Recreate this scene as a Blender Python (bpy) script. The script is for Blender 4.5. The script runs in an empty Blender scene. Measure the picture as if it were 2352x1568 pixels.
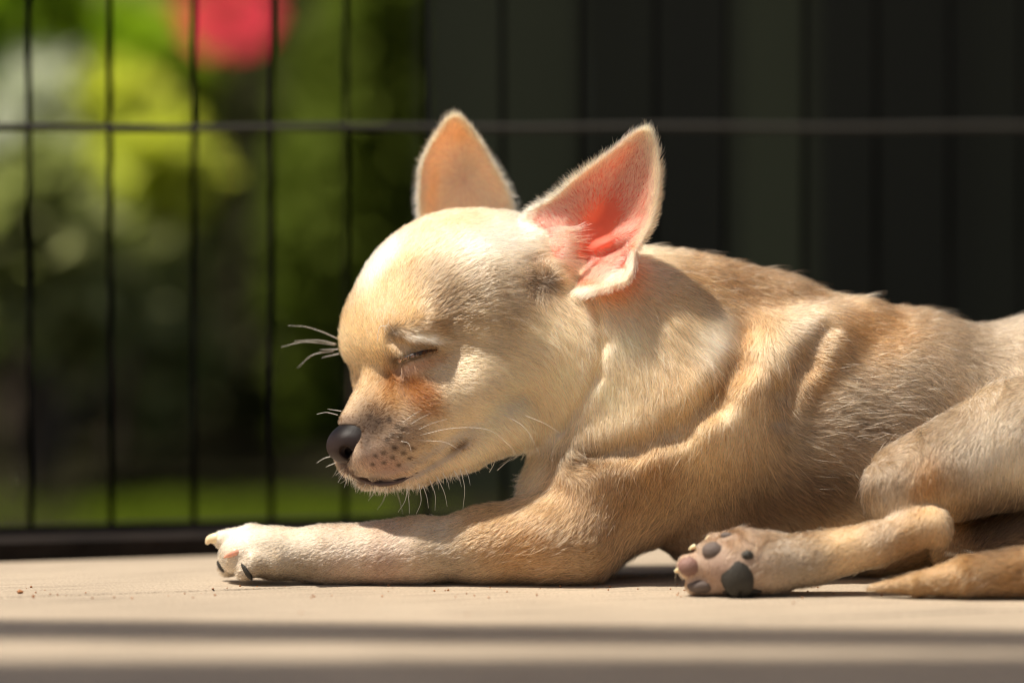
import bpy, math, random, time
import numpy as np
from mathutils import Vector
T0 = time.perf_counter()
rng = np.random.default_rng(7)
random.seed(7)
sc = bpy.context.scene
C = sc.collection

# ------------------------------------------------------------------ camera, sky, sun, exposure
CAM_D, CAM_H, FPX, HOR, CU = 1.14, 0.1117, 6533.0, 690.0, 1176.0   # distance of the dog, lens height, focal length, horizon row, middle column
UN = CAM_D / FPX                                                   # size in metres of one unit at the dog
cam_d = bpy.data.cameras.new('camera')
cam = bpy.data.objects.new('camera', cam_d); C.objects.link(cam); sc.camera = cam
cam_d.lens = 100.0; cam_d.sensor_width = 36.0; cam_d.clip_start = 0.05; cam_d.clip_end = 200
cam.location = (0, -CAM_D, CAM_H)
cam.rotation_euler = (math.radians(90) - math.atan((784 - HOR) / FPX), 0, 0)
cam_d.dof.use_dof = True; cam_d.dof.focus_distance = 1.107; cam_d.dof.aperture_fstop = 3.0
cam_d.dof.aperture_blades = 0

SUN_TRAVEL = Vector((0.36, 0.19, -0.91)).normalized()              # the way the light travels
to_sun = -SUN_TRAVEL
w = bpy.data.worlds.new('World'); sc.world = w; w.use_nodes = True
nt = w.node_tree; nt.nodes.clear()
sky = nt.nodes.new('ShaderNodeTexSky'); sky.sky_type = 'NISHITA'; sky.sun_disc = False
sky.sun_elevation = math.asin(to_sun.z); sky.sun_rotation = math.atan2(to_sun.x, to_sun.y)
sky.dust_density = 5.0; sky.ozone_density = 0.2; sky.air_density = 0.8
bg = nt.nodes.new('ShaderNodeBackground'); bg.inputs[1].default_value = 0.058
wo = nt.nodes.new('ShaderNodeOutputWorld')
nt.links.new(sky.outputs[0], bg.inputs[0]); nt.links.new(bg.outputs[0], wo.inputs[0])
sd = bpy.data.lights.new('sun', 'SUN'); sd.energy = 4.3; sd.angle = math.radians(0.53); sd.color = (1.0, 0.915, 0.80)
so = bpy.data.objects.new('sun', sd); C.objects.link(so)
so.rotation_euler = SUN_TRAVEL.to_track_quat('-Z', 'Y').to_euler(); so.location = (-1, -0.3, 3)
vs = sc.view_settings; vs.view_transform = 'Standard'; vs.look = 'None'; vs.gamma = 1.0; vs.use_curve_mapping = False
vs.exposure = 0.58
sc.cycles.max_bounces = 28; sc.cycles.diffuse_bounces = 4; sc.cycles.glossy_bounces = 24
sc.cycles.transmission_bounces = 24; sc.cycles.transparent_max_bounces = 16
sc.cycles.sample_clamp_indirect = 10.0
sc.cycles_curves.shape = 'RIBBONS'; sc.cycles_curves.subdivisions = 2
sc.cycles.use_denoising = True; sc.cycles.filter_width = 1.15

# ------------------------------------------------------------------ helpers
def P(u, v, wd):
    """a point seen at column u, row v of the photograph (2352 wide) standing wd units behind the dog's middle -> metres"""
    u = np.asarray(u, float); v = np.asarray(v, float); wd = np.asarray(wd, float)
    d = CAM_D + wd * UN
    return np.stack([(u - CU) * d / FPX, wd * UN + 0 * u, CAM_H - (v - HOR) * d / FPX], -1)
def obj(name, data, parent=None, kind=None):
    o = bpy.data.objects.new(name, data); C.objects.link(o)
    if parent is not None: o.parent = parent
    if kind: o['kind'] = kind
    return o
def empty(name, loc=(0, 0, 0)):
    o = bpy.data.objects.new(name, None); C.objects.link(o); o.location = loc; o.empty_display_size = 0.02; return o
def tag(o, label, cat, group=None, kind=None):
    o['label'] = label; o['category'] = cat
    if group: o['group'] = group
    if kind: o['kind'] = kind
    return o
def mesh(name, verts, faces, mats=(), smooth=True, mi=None, cols=None):
    me = bpy.data.meshes.new(name)
    verts = np.asarray(verts, np.float32)
    if isinstance(faces, np.ndarray):
        n, k = faces.shape
        me.vertices.add(len(verts)); me.vertices.foreach_set('co', verts.ravel())
        me.loops.add(n * k); me.loops.foreach_set('vertex_index', faces.astype(np.int32).ravel())
        me.polygons.add(n); me.polygons.foreach_set('loop_start', np.arange(0, n * k, k, dtype=np.int32))
        me.update(calc_edges=True)
    else:
        me.from_pydata([tuple(x) for x in verts], [], faces); me.update()
    for m in mats: me.materials.append(m)
    if mi is not None: me.polygons.foreach_set('material_index', np.asarray(mi, np.int32))
    me.polygons.foreach_set('use_smooth', np.full(len(me.polygons), smooth))
    if cols is not None:
        a = me.attributes.new('col', 'FLOAT_COLOR', 'POINT')
        a.data.foreach_set('color', np.concatenate([cols, np.ones((len(cols), 1))], 1).astype(np.float32).ravel())
    me.validate() if not isinstance(faces, np.ndarray) else None
    return me
def tube(pts, rad, n=8, caps=True):
    pts = np.asarray(pts, float); m = len(pts); rad = np.broadcast_to(rad, (m,))
    t = np.gradient(pts, axis=0); t /= np.linalg.norm(t, axis=1)[:, None] + 1e-12
    ref = np.array([0.13, 0.97, 0.2]) if abs(t[0] @ np.array([0.13, .97, .2])) < .9 else np.array([1., 0, 0])
    V = []
    for i in range(m):
        a = np.cross(t[i], ref); a /= np.linalg.norm(a); b = np.cross(t[i], a)
        th = np.arange(n) * 2 * math.pi / n
        V.append(pts[i] + rad[i] * (np.cos(th)[:, None] * a + np.sin(th)[:, None] * b))
    V = np.concatenate(V)
    F = [(i * n + j, i * n + (j + 1) % n, (i + 1) * n + (j + 1) % n, (i + 1) * n + j) for i in range(m - 1) for j in range(n)]
    if caps: F += [tuple(range(n))[::-1], tuple((m - 1) * n + j for j in range(n))]
    return V, F
def merge(parts):
    V, F, o = [], [], 0
    for v, f in parts:
        V.append(np.asarray(v)); F += [tuple(i + o for i in q) for q in f]; o += len(v)
    return np.concatenate(V), F
def box(x0, x1, y0, y1, z0, z1):
    V = [(x, y, z) for z in (z0, z1) for y in (y0, y1) for x in (x0, x1)]
    return V, [(0, 2, 3, 1), (4, 5, 7, 6), (0, 1, 5, 4), (2, 6, 7, 3), (0, 4, 6, 2), (1, 3, 7, 5)]
def cr(pts, n, closed=False):
    """Catmull-Rom resample"""
    p = np.asarray(pts, float); m = len(p)
    q = np.concatenate([p[-1:], p, p[:2]]) if closed else np.concatenate([2 * p[:1] - p[1:2], p, 2 * p[-1:] - p[-2:-1]])
    seg = m if closed else m - 1
    t = np.linspace(0, seg, n, endpoint=not closed); i = np.minimum(t.astype(int), seg - 1); f = (t - i)[:, None]
    a, b, c, d = q[i], q[i + 1], q[i + 2], q[i + 3]
    return .5 * ((2 * b) + (-a + c) * f + (2 * a - 5 * b + 4 * c - d) * f ** 2 + (-a + 3 * b - 3 * c + d) * f ** 3)

def mat(name):
    m = bpy.data.materials.new(name); m.use_nodes = True; n = m.node_tree.nodes; n.clear()
    out = n.new('ShaderNodeOutputMaterial'); return m, n, m.node_tree.links, out
def pbsdf(name, col=None, rough=.6, attr=None, sss=0, sssr=(1, .4, .2), bump=0, bscale=300, spec=.5, noise=None, metal=0, scale_xyz=None):
    m, n, l, out = mat(name); b = n.new('ShaderNodeBsdfPrincipled'); l.new(b.outputs[0], out.inputs[0])
    b.inputs['Roughness'].default_value = rough; b.inputs['Specular IOR Level'].default_value = spec; b.inputs['Metallic'].default_value = metal
    if attr:
        a = n.new('ShaderNodeAttribute'); a.attribute_name = attr; src = a.outputs['Color']
    else:
        rg = n.new('ShaderNodeRGB'); rg.outputs[0].default_value = (*col, 1); src = rg.outputs[0]
    tc = n.new('ShaderNodeTexCoord'); co = tc.outputs['Object']
    if scale_xyz:
        mp = n.new('ShaderNodeMapping'); mp.inputs['Scale'].default_value = scale_xyz; l.new(co, mp.inputs[0]); co = mp.outputs[0]
    if noise:      # (scale, amount)
        nz = n.new('ShaderNodeTexNoise'); nz.inputs['Scale'].default_value = noise[0]; nz.inputs['Detail'].default_value = 6; l.new(co, nz.inputs[0])
        mr = n.new('ShaderNodeMapRange'); mr.inputs[1].default_value = .3; mr.inputs[2].default_value = .7
        mr.inputs[3].default_value = 1 - noise[1]; mr.inputs[4].default_value = 1 + noise[1]; l.new(nz.outputs[0], mr.inputs[0])
        mx = n.new('ShaderNodeVectorMath'); mx.operation = 'SCALE'; l.new(src, mx.inputs[0]); l.new(mr.outputs[0], mx.inputs['Scale']); src = mx.outputs[0]
    l.new(src, b.inputs['Base Color'])
    if sss:
        b.inputs['Subsurface Weight'].default_value = sss; b.inputs['Subsurface Radius'].default_value = sssr; b.inputs['Subsurface Scale'].default_value = .004
    if bump:
        nb = n.new('ShaderNodeTexNoise'); nb.inputs['Scale'].default_value = bscale; nb.inputs['Detail'].default_value = 4; l.new(co, nb.inputs[0])
        bp = n.new('ShaderNodeBump'); bp.inputs['Strength'].default_value = bump; bp.inputs['Distance'].default_value = .001
        l.new(nb.outputs[0], bp.inputs['Height']); l.new(bp.outputs[0], b.inputs['Normal'])
    return m
def leafmat(name, col, tr, amt=.5, var=.35):
    m, n, l, out = mat(name)
    d = n.new('ShaderNodeBsdfDiffuse'); t = n.new('ShaderNodeBsdfTranslucent'); mx = n.new('ShaderNodeMixShader'); mx.inputs[0].default_value = amt
    g = n.new('ShaderNodeNewGeometry')
    for c, s in ((col, d), (tr, t)):
        v = n.new('ShaderNodeHueSaturation'); v.inputs['Color'].default_value = (*c, 1)
        mr = n.new('ShaderNodeMapRange'); mr.inputs[3].default_value = 1 - var; mr.inputs[4].default_value = 1 + var
        l.new(g.outputs['Random Per Island'], mr.inputs[0]); l.new(mr.outputs[0], v.inputs['Value']); l.new(v.outputs[0], s.inputs[0])
    l.new(d.outputs[0], mx.inputs[1]); l.new(t.outputs[0], mx.inputs[2]); l.new(mx.outputs[0], out.inputs[0])
    return m

# ------------------------------------------------------------------ floor, kerb, ground
ANG = math.radians(19.5); fa = np.array([math.cos(ANG), math.sin(ANG)]); fb = np.array([-math.sin(ANG), math.cos(ANG)])
def along(s, t, z):        # s along the fence line, t behind it; origin = fence line at the left edge of the picture
    o = np.array([-.235, .115]); return (o[0] + s * fa[0] + t * fb[0], o[1] + s * fa[1] + t * fb[1], z)
def rot_box(s0, s1, t0, t1, z0, z1):
    V, F = box(s0, s1, t0, t1, z0, z1); return [along(*v) for v in V], F
def bevel_slab(s0, s1, t0, t1, z0, z1, b=.0012):
    V = [along(s, t, z0) for s, t in ((s0, t0), (s1, t0), (s1, t1), (s0, t1))]
    V += [along(s, t, z1 - b) for s, t in ((s0, t0), (s1, t0), (s1, t1), (s0, t1))]
    V += [along(s, t, z1) for s, t in ((s0 + b, t0 + b), (s1 - b, t0 + b), (s1 - b, t1 - b), (s0 + b, t1 - b))]
    F = [(0, 3, 2, 1), (8, 9, 10, 11)] + [(a + k, a + (k + 1) % 4, a + 4 + (k + 1) % 4, a + 4 + k) for a in (0, 4) for k in range(4)]
    return V, F

# floor slab material: pale sand-coloured boards with fine scratches along the boards
m_floor, n, l, out = mat('sandy_floor')
b = n.new('ShaderNodeBsdfPrincipled'); l.new(b.outputs[0], out.inputs[0]); b.inputs['Roughness'].default_value = .75; b.inputs['Specular IOR Level'].default_value = .3
tc = n.new('ShaderNodeTexCoord'); mp = n.new('ShaderNodeMapping'); mp.inputs['Rotation'].default_value = (0, 0, -ANG); l.new(tc.outputs['Object'], mp.inputs[0])
mp2 = n.new('ShaderNodeMapping'); mp2.inputs['Scale'].default_value = (14, 420, 1); l.new(mp.outputs[0], mp2.inputs[0])
st = n.new('ShaderNodeTexNoise'); st.inputs['Scale'].default_value = 1; st.inputs['Detail'].default_value = 3; l.new(mp2.outputs[0], st.inputs[0])
gr = n.new('ShaderNodeTexNoise'); gr.inputs['Scale'].default_value = 900; gr.inputs['Detail'].default_value = 5; l.new(tc.outputs['Object'], gr.inputs[0])
bl = n.new('ShaderNodeTexNoise'); bl.inputs['Scale'].default_value = 9; bl.inputs['Detail'].default_value = 4; l.new(mp.outputs[0], bl.inputs[0])
def mrange(src, a, b_, c, d):
    r = n.new('ShaderNodeMapRange'); r.inputs[1].default_value = a; r.inputs[2].default_value = b_; r.inputs[3].default_value = c; r.inputs[4].default_value = d; l.new(src, r.inputs[0]); return r.outputs[0]
def mth(op, a, b_):
    r = n.new('ShaderNodeMath'); r.operation = op
    for k, x in enumerate((a, b_)):
        if isinstance(x, (int, float)): r.inputs[k].default_value = x
        else: l.new(x, r.inputs[k])
    return r.outputs[0]
s1 = mrange(st.outputs[0], .30, .44, .50, 1.0); s2 = mrange(gr.outputs[0], .3, .7, .66, 1.18); s3 = mrange(bl.outputs[0], .3, .7, .84, 1.08)
k_ = mth('MULTIPLY', mth('MULTIPLY', s1, s2), s3)
cc = n.new('ShaderNodeVectorMath'); cc.operation = 'SCALE'; cc.inputs[0].default_value = (.44, .36, .265); l.new(k_, cc.inputs['Scale']); l.new(cc.outputs[0], b.inputs['Base Color'])
bp = n.new('ShaderNodeBump'); bp.inputs['Strength'].default_value = .5; bp.inputs['Distance'].default_value = .0006; l.new(mth('ADD', s1, s2), bp.inputs['Height']); l.new(bp.outputs[0], b.inputs['Normal'])

m_joint = pbsdf('dark_joint_bed', (.06, .045, .03), .9)  # dark brown bed seen in the joints between boards
floor = empty('floor'); floor['kind'] = 'structure'; floor['label'] = 'pale sand coloured patio boards under the dog'
t_cuts = [-.042, -.190, -.355, -.53, -.705, -.88, -1.055, -1.23, -1.40] + [-1.40 - .175 * k for k in range(1, 21)]
for i in range(len(t_cuts) - 1):
    V, F = bevel_slab(-2.5, 3.5, t_cuts[i + 1] + .002, t_cuts[i] - .002, -.02, 0)
    obj('floor_board', mesh('floor_board', V, F, [m_floor], smooth=False), floor)
V, F = rot_box(-2.5, 3.5, -4.9, -.042, -.03, -.0201); obj('floor_bed', mesh('floor_bed', V, F, [m_joint], False), floor)
V, F = rot_box(-2.5, 3.5, -.0415, .06, -.03, .0075)
kerb = obj('kerb', mesh('kerb', V, F, [pbsdf('dark_kerb', (.012, .009, .007), 1.0, spec=.1, noise=(40, .4), bump=.5, bscale=200)], False)); kerb['kind'] = 'structure'
g = 60
V = [(-g, -8, -.035), (g, -8, -.035), (g, g, -.035), (-g, g, -.035)]
gnd = obj('ground', mesh('ground', V, [(0, 1, 2, 3)], [pbsdf('soil', (.018, .017, .009), 1.0, spec=0, noise=(3, .4))], False), kind='structure')

# crumbs of soil on the boards
m_crumb = pbsdf('crumb_brown', (.30, .13, .05), .8, noise=(500, .4))
parts = []
for k in range(90):
    uu = rng.uniform(0, 2300); vv = rng.uniform(1346, 1376) if k > 8 else rng.uniform(1330, 1420)
    if k == 0: uu, vv = 43, 1363
    d = CAM_H * FPX / (vv - HOR); x = (uu - CU) * d / FPX; y = d - CAM_D
    r = rng.uniform(.0002, .0007) if k else .0016
    V = np.array([(1, 0, 0), (-1, 0, 0), (0, 1, 0), (0, -1, 0), (0, 0, 1), (0, 0, -1)]) * r * rng.uniform(.5, 1.3, (6, 1)) + (x, y, r * .5)
    parts.append((V, [(0, 2, 4), (2, 1, 4), (1, 3, 4), (3, 0, 4), (2, 0, 5), (1, 2, 5), (3, 1, 5), (0, 3, 5)]))
V, F = merge(parts); o = obj('crumbs', mesh('crumbs', V, F, [m_crumb], False)); tag(o, 'tiny brown crumbs of soil scattered on the pale boards', 'crumbs', kind='stuff')

# ------------------------------------------------------------------ wire fence
m_wire = pbsdf('black_coated_wire', (.0030, .0030, .0028), .9, spec=.03)
m_wire2 = pbsdf('sunlit_grey_wire', (.040, .038, .033), .8, spec=.15)  # lighter grey: sun glancing off the wires, put into their colour
fence = empty('wire_fence', along(0, 0, 0)); tag(fence, 'black wire playpen fence standing behind the sleeping dog', 'fence')
def child_mesh(name, V, F, m, root, smooth=True, label=None):
    V = np.asarray(V) - np.array(root.location)
    o = obj(name, mesh(name, V, F, m if isinstance(m, list) else [m], smooth), root)
    if label: o['label'] = label
    return o
def hit(u, t=0):           # where the sight line of column u meets the vertical plane t behind the fence line: distance s along it
    k = (u - CU) / FPX; o = np.array([-.235, .115]) + t * fb
    return (k * (o[1] + CAM_D) - o[0]) / (fa[0] - k * fa[1])
wires_u = [68, 255, 447, 625, 793, 975, 1155, 1335, 1505, 1665, 1845, 2010, 2180, 2345, 2505, 2665]
for i, u in enumerate([-300, -118] + wires_u):
    s = hit(u); pts = [along(s + .0004 * math.sin(9 * z + i), 0, z) for z in np.linspace(.009, .62, 14)]
    V, F = tube(pts, .0014, 8); child_mesh('vertical_wire', V, F, m_wire, fence)
for z0, z1 in ((.1875, .198), (.0105, .0105), (.40, .42), (.615, .62)):
    pts = [along(s, -.0030, z0 + (z1 - z0) * min(max(s / .5, -.2), 1.3) + (.0004 * math.cos(s * 38) if z0 > .1 else 0)) for s in np.linspace(-.3, .85, 40)]
    V, F = tube(pts, .0014 if z0 < .1 else .0017, 8); child_mesh('horizontal_wire', V, F, m_wire2 if z0 > .1 else m_wire, fence)

# ------------------------------------------------------------------ things behind the fence
def at(u, v, d): return np.array([(u - CU) * d / FPX, d - CAM_D, CAM_H - (v - HOR) * d / FPX])
m_board = pbsdf('charcoal_boards', (.0105, .0120, .0088), .8, spec=.08, noise=(6, .25), bump=.2, bscale=60, scale_xyz=(1, 1, .12))
m_board2 = pbsdf('charcoal_boards_greenish', (.021, .025, .0155), .8, spec=.08, noise=(6, .25), bump=.2, bscale=60, scale_xyz=(1, 1, .12))
m_board3 = pbsdf('charcoal_boards_black', (.0088, .0098, .0078), .8, spec=.08, noise=(6, .25), bump=.2, bscale=60, scale_xyz=(1, 1, .12))
bf = empty('board_fence', (.6, .95, 0)); tag(bf, 'dark charcoal fence of upright boards behind the wire panel on the right', 'fence')
rb = random.Random(3); x = at(972, 0, 2.1)[0]; i = 0
while x < 1.6:
    wd = .0575; V, F = box(x, x + wd - .0006, .95, .975, -.034, 1.9)
    child_mesh('fence_board', V, F, [m_board2, m_board2, m_board, m_board3, m_board2, m_board3, m_board3, m_board][i % 8] if i < 8 else m_board, bf, False); x += wd; i += 1
for z in (.3, 1.5):
    V, F = box(at(972, 0, 2.1)[0], 1.6, .976, 1.01, z, z + .08); child_mesh('fence_rail', V, F, m_board, bf, False)

def leaves(n, cen, rad, size, seed, up=.5, shell=.35, aspect=.5):
    r = np.random.default_rng(seed); d = r.normal(size=(n, 3)); d /= np.linalg.norm(d, axis=1)[:, None]
    p = cen + d * rad * (r.uniform(shell, 1, n) ** .6)[:, None] * (1 + .18 * np.sin(5 * d[:, :1] + seed) * np.cos(4 * d[:, 2:]))
    a = d * .6 + r.normal(size=(n, 3)) * .6; a[:, 2] -= .2; a /= np.linalg.norm(a, axis=1)[:, None]
    nn = np.cross(a, r.normal(size=(n, 3))); nn /= np.linalg.norm(nn, axis=1)[:, None]; s = np.cross(a, nn)
    L = size * r.uniform(.6, 1.3, n)[:, None]; W = L * aspect
    tip = p + a * L; q1 = p + a * L * .45 + s * W * .5 + nn * L * .08; q2 = p + a * L * .45 - s * W * .5 + nn * L * .08
    mid = p + a * L * .5
    V = np.stack([p, q1, mid, q2, tip], 1).reshape(-1, 3); b_ = np.arange(n)[:, None] * 5
    F = np.concatenate([b_ + [0, 1, 2], b_ + [1, 4, 2], b_ + [0, 2, 3], b_ + [2, 4, 3]]); return V, F
def shrub(name, label, cat, blobs, m, stem_m, size, seed, aspect=.5, group=None):
    """blobs: (u, v, d, radius u, radius v, radius depth in m, count)"""
    c0 = at(blobs[0][0], 690, blobs[0][2]); root = empty(name, (c0[0], c0[1], -.035)); tag(root, label, cat, group)
    Vs, Fs, o_ = [], [], 0; st_ = []
    for k, (u, v, d, ru, rv, rd, cnt) in enumerate(blobs):
        c_ = at(u, v, d); V, F = leaves(cnt, c_, np.array([ru * d / FPX, rd, rv * d / FPX]), size, seed + k, aspect=aspect)
        V = V[:]; V[:, 2] = np.maximum(V[:, 2], -.03); Vs.append(V); Fs.append(F + o_); o_ += len(V)
        for q in range(2):
            e = c_ + np.array([ru * d / FPX, rd, rv * d / FPX]) * np.random.default_rng(seed * 9 + k * 3 + q).uniform(-.6, .6, 3)
            b0 = np.array([c0[0], c0[1], -.034]); st_.append(tube(cr([b0, (b0 * .6 + e * .4) + [0, 0, .03], e], 8), np.linspace(.006, .002, 8), 6))
    V = np.concatenate(Vs) - np.array(root.location); F = np.concatenate(Fs)
    f = obj('foliage', mesh('foliage', V, F, [m], False), root); f['kind'] = 'stuff'
    V, F = merge(st_); child_mesh('stem', V, F, stem_m, root)
    return root
m_stem = pbsdf('bark_brown', (.07, .05, .03), .9)
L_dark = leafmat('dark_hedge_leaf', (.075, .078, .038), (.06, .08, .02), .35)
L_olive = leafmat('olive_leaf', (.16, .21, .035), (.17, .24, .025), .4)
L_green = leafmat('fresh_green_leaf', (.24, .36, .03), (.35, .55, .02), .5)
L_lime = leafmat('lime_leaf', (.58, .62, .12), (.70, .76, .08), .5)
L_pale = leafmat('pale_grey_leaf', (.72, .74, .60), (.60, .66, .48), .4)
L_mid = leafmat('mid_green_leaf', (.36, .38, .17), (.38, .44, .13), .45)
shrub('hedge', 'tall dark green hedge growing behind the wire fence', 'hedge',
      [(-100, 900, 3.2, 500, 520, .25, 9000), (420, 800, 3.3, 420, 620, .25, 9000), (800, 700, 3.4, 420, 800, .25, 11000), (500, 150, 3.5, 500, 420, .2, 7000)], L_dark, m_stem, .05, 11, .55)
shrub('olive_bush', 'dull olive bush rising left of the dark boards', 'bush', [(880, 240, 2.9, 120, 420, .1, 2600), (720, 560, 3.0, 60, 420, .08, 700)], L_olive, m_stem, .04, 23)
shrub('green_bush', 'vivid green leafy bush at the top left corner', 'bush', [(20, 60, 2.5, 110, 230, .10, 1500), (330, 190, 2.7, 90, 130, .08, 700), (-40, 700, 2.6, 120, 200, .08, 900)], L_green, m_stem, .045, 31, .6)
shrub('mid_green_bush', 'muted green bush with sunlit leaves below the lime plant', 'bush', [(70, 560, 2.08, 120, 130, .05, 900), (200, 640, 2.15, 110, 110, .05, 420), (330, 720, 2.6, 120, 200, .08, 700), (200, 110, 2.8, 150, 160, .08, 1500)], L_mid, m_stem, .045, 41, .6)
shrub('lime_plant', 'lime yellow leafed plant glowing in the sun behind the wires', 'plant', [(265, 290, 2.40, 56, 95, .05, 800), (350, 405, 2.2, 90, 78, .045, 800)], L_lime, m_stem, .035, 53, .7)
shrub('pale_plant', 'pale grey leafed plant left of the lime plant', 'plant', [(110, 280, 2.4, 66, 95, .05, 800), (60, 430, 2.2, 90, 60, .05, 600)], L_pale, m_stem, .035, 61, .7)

# hibiscus flowers
m_petal = leafmat('red_petal', (.80, .07, .10), (.90, .09, .10), .45, .1)
m_petal2 = leafmat('orange_petal', (.75, .16, .05), (.8, .2, .05), .45, .1)
m_pist = pbsdf('yellow_stamen', (.7, .5, .05), .6)
def flower(name, label, cu, cv, d, R, m, face=(0, -.8, .6)):
    c_ = at(cu, cv, d); root = empty(name, tuple(c_)); tag(root, label, 'flower')
    zf = Vector(face).normalized(); q = zf.to_track_quat('Z', 'Y').to_matrix()
    for k in range(5):
        th = k * 2 * math.pi / 5 + .3; V, F = [], []
        for a in range(7):
            for b_ in range(5):
                rr = a / 6; wv = (b_ / 4 - .5) * 1.35 * math.sin(min(1, rr * 1.25) * math.pi * .62) * (1 if rr < .95 else .8)
                p = Vector((rr * R * math.cos(th + wv * .9), rr * R * math.sin(th + wv * .9), R * (.35 * rr ** 1.6 - .25 * rr ** 4 + .05 * math.sin(b_ * 2.2 + a))))
                V.append(tuple(q @ p))
        F = [(a * 5 + b_, a * 5 + b_ + 1, a * 5 + b_ + 6, a * 5 + b_ + 5) for a in range(6) for b_ in range(4)]
        obj('petal', mesh('petal', V, F, [m]), root)
    V, F = tube([tuple(q @ Vector((0, 0, t * R * .8))) for t in np.linspace(0, 1, 6)], np.array([.03, .03, .03, .04, .06, .03]) * R, 6)
    obj('stamen', mesh('stamen', V, F, [m_pist]), root)
    V, F = tube(cr([(0, 0, 0), (.01, .02, -.2), (.0, .05, -c_[2] - .03)], 10), .003, 6); obj('flower_stalk', mesh('flower_stalk', V, F, [m_stem]), root)
flower('hibiscus_flower', 'large red hibiscus bloom between the wires at the top', 528, 50, 2.6, .046, m_petal)
flower('hibiscus_flower', 'orange red bloom just left of the large red one', 418, 62, 2.75, .034, m_petal2)

# lawn
m_grass = leafmat('grass_blade', (.12, .16, .018), (.14, .20, .012), .5)
r = np.random.default_rng(5); n_ = 4200
y = r.uniform(.55, .95, n_); x = np.where(r.uniform(size=n_) < .5, r.normal(-.235, .020, n_), np.where(r.uniform(size=n_) < .75, r.normal(-.135, .032, n_), r.normal(-.30, .12, n_))) * (1 + .4 * (y - .75))
hgt = r.uniform(.005, .012, n_); an = r.uniform(0, 6.28, n_); w_ = .0016; ln = r.normal(0, .006, (n_, 2))
A = np.stack([x - w_ * np.cos(an), y - w_ * np.sin(an), 0 * x - .0345], 1); B = np.stack([x + w_ * np.cos(an), y + w_ * np.sin(an), 0 * x - .0345], 1)
T = np.stack([x + ln[:, 0], y + ln[:, 1], -.0345 + hgt], 1)
V = np.stack([A, B, T], 1).reshape(-1, 3); F = np.arange(n_ * 3).reshape(-1, 3)
o = obj('lawn_grass', mesh('lawn_grass', V, F, [m_grass], False)); tag(o, 'sunlit green grass growing behind the wire fence', 'grass', kind='stuff')

# unseen slat frame added above the patio to throw the shade that crosses the nearest boards
m_wood = pbsdf('brown_timber', (.16, .10, .06), .7, noise=(20, .3))
shade_root = empty('shade_frame', (0, -.6, 0)); tag(shade_root, 'unseen timber slats added above the patio to shade its near edge', 'shade_frame')
PH = 2.4
def shade(v0, v1, lean0=0.0):       # slat whose shadow falls on picture rows v0..v1
    d0 = CAM_H * FPX / (v1 - HOR); d1 = CAM_H * FPX / (v0 - HOR)
    oy = -SUN_TRAVEL.y / SUN_TRAVEL.z * PH; ox = -SUN_TRAVEL.x / SUN_TRAVEL.z * PH
    return d0 - CAM_D - oy, d1 - CAM_D - oy, ox
for v0, v1, sl in ((1437, 1482, .030), (1514, 2100, -.014)):
    y0, y1, ox = shade(v0, v1)
    V, F = box(-2.2, 1.6, y0, y1, PH, PH + .012); V = [(a, b_ + sl * (a + ox) * -3, c_) for a, b_, c_ in V]
    child_mesh('shade_slat', V, F, m_wood, shade_root, False)
V, F = box(-2.2, -2.12, -1.9, .1, PH - .1, PH - .002); child_mesh('beam', V, F, m_wood, shade_root, False)
V, F = box(1.52, 1.6, -1.9, .1, PH - .1, PH - .002); child_mesh('beam', V, F, m_wood, shade_root, False)
for xx in (-2.2, 1.52):
    for yy in (-1.9, .02):
        V, F = box(xx, xx + .08, yy, yy + .08, 0, PH - .102); child_mesh('post', V, F, m_wood, shade_root, False)
print('setting', time.perf_counter() - T0)

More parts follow.
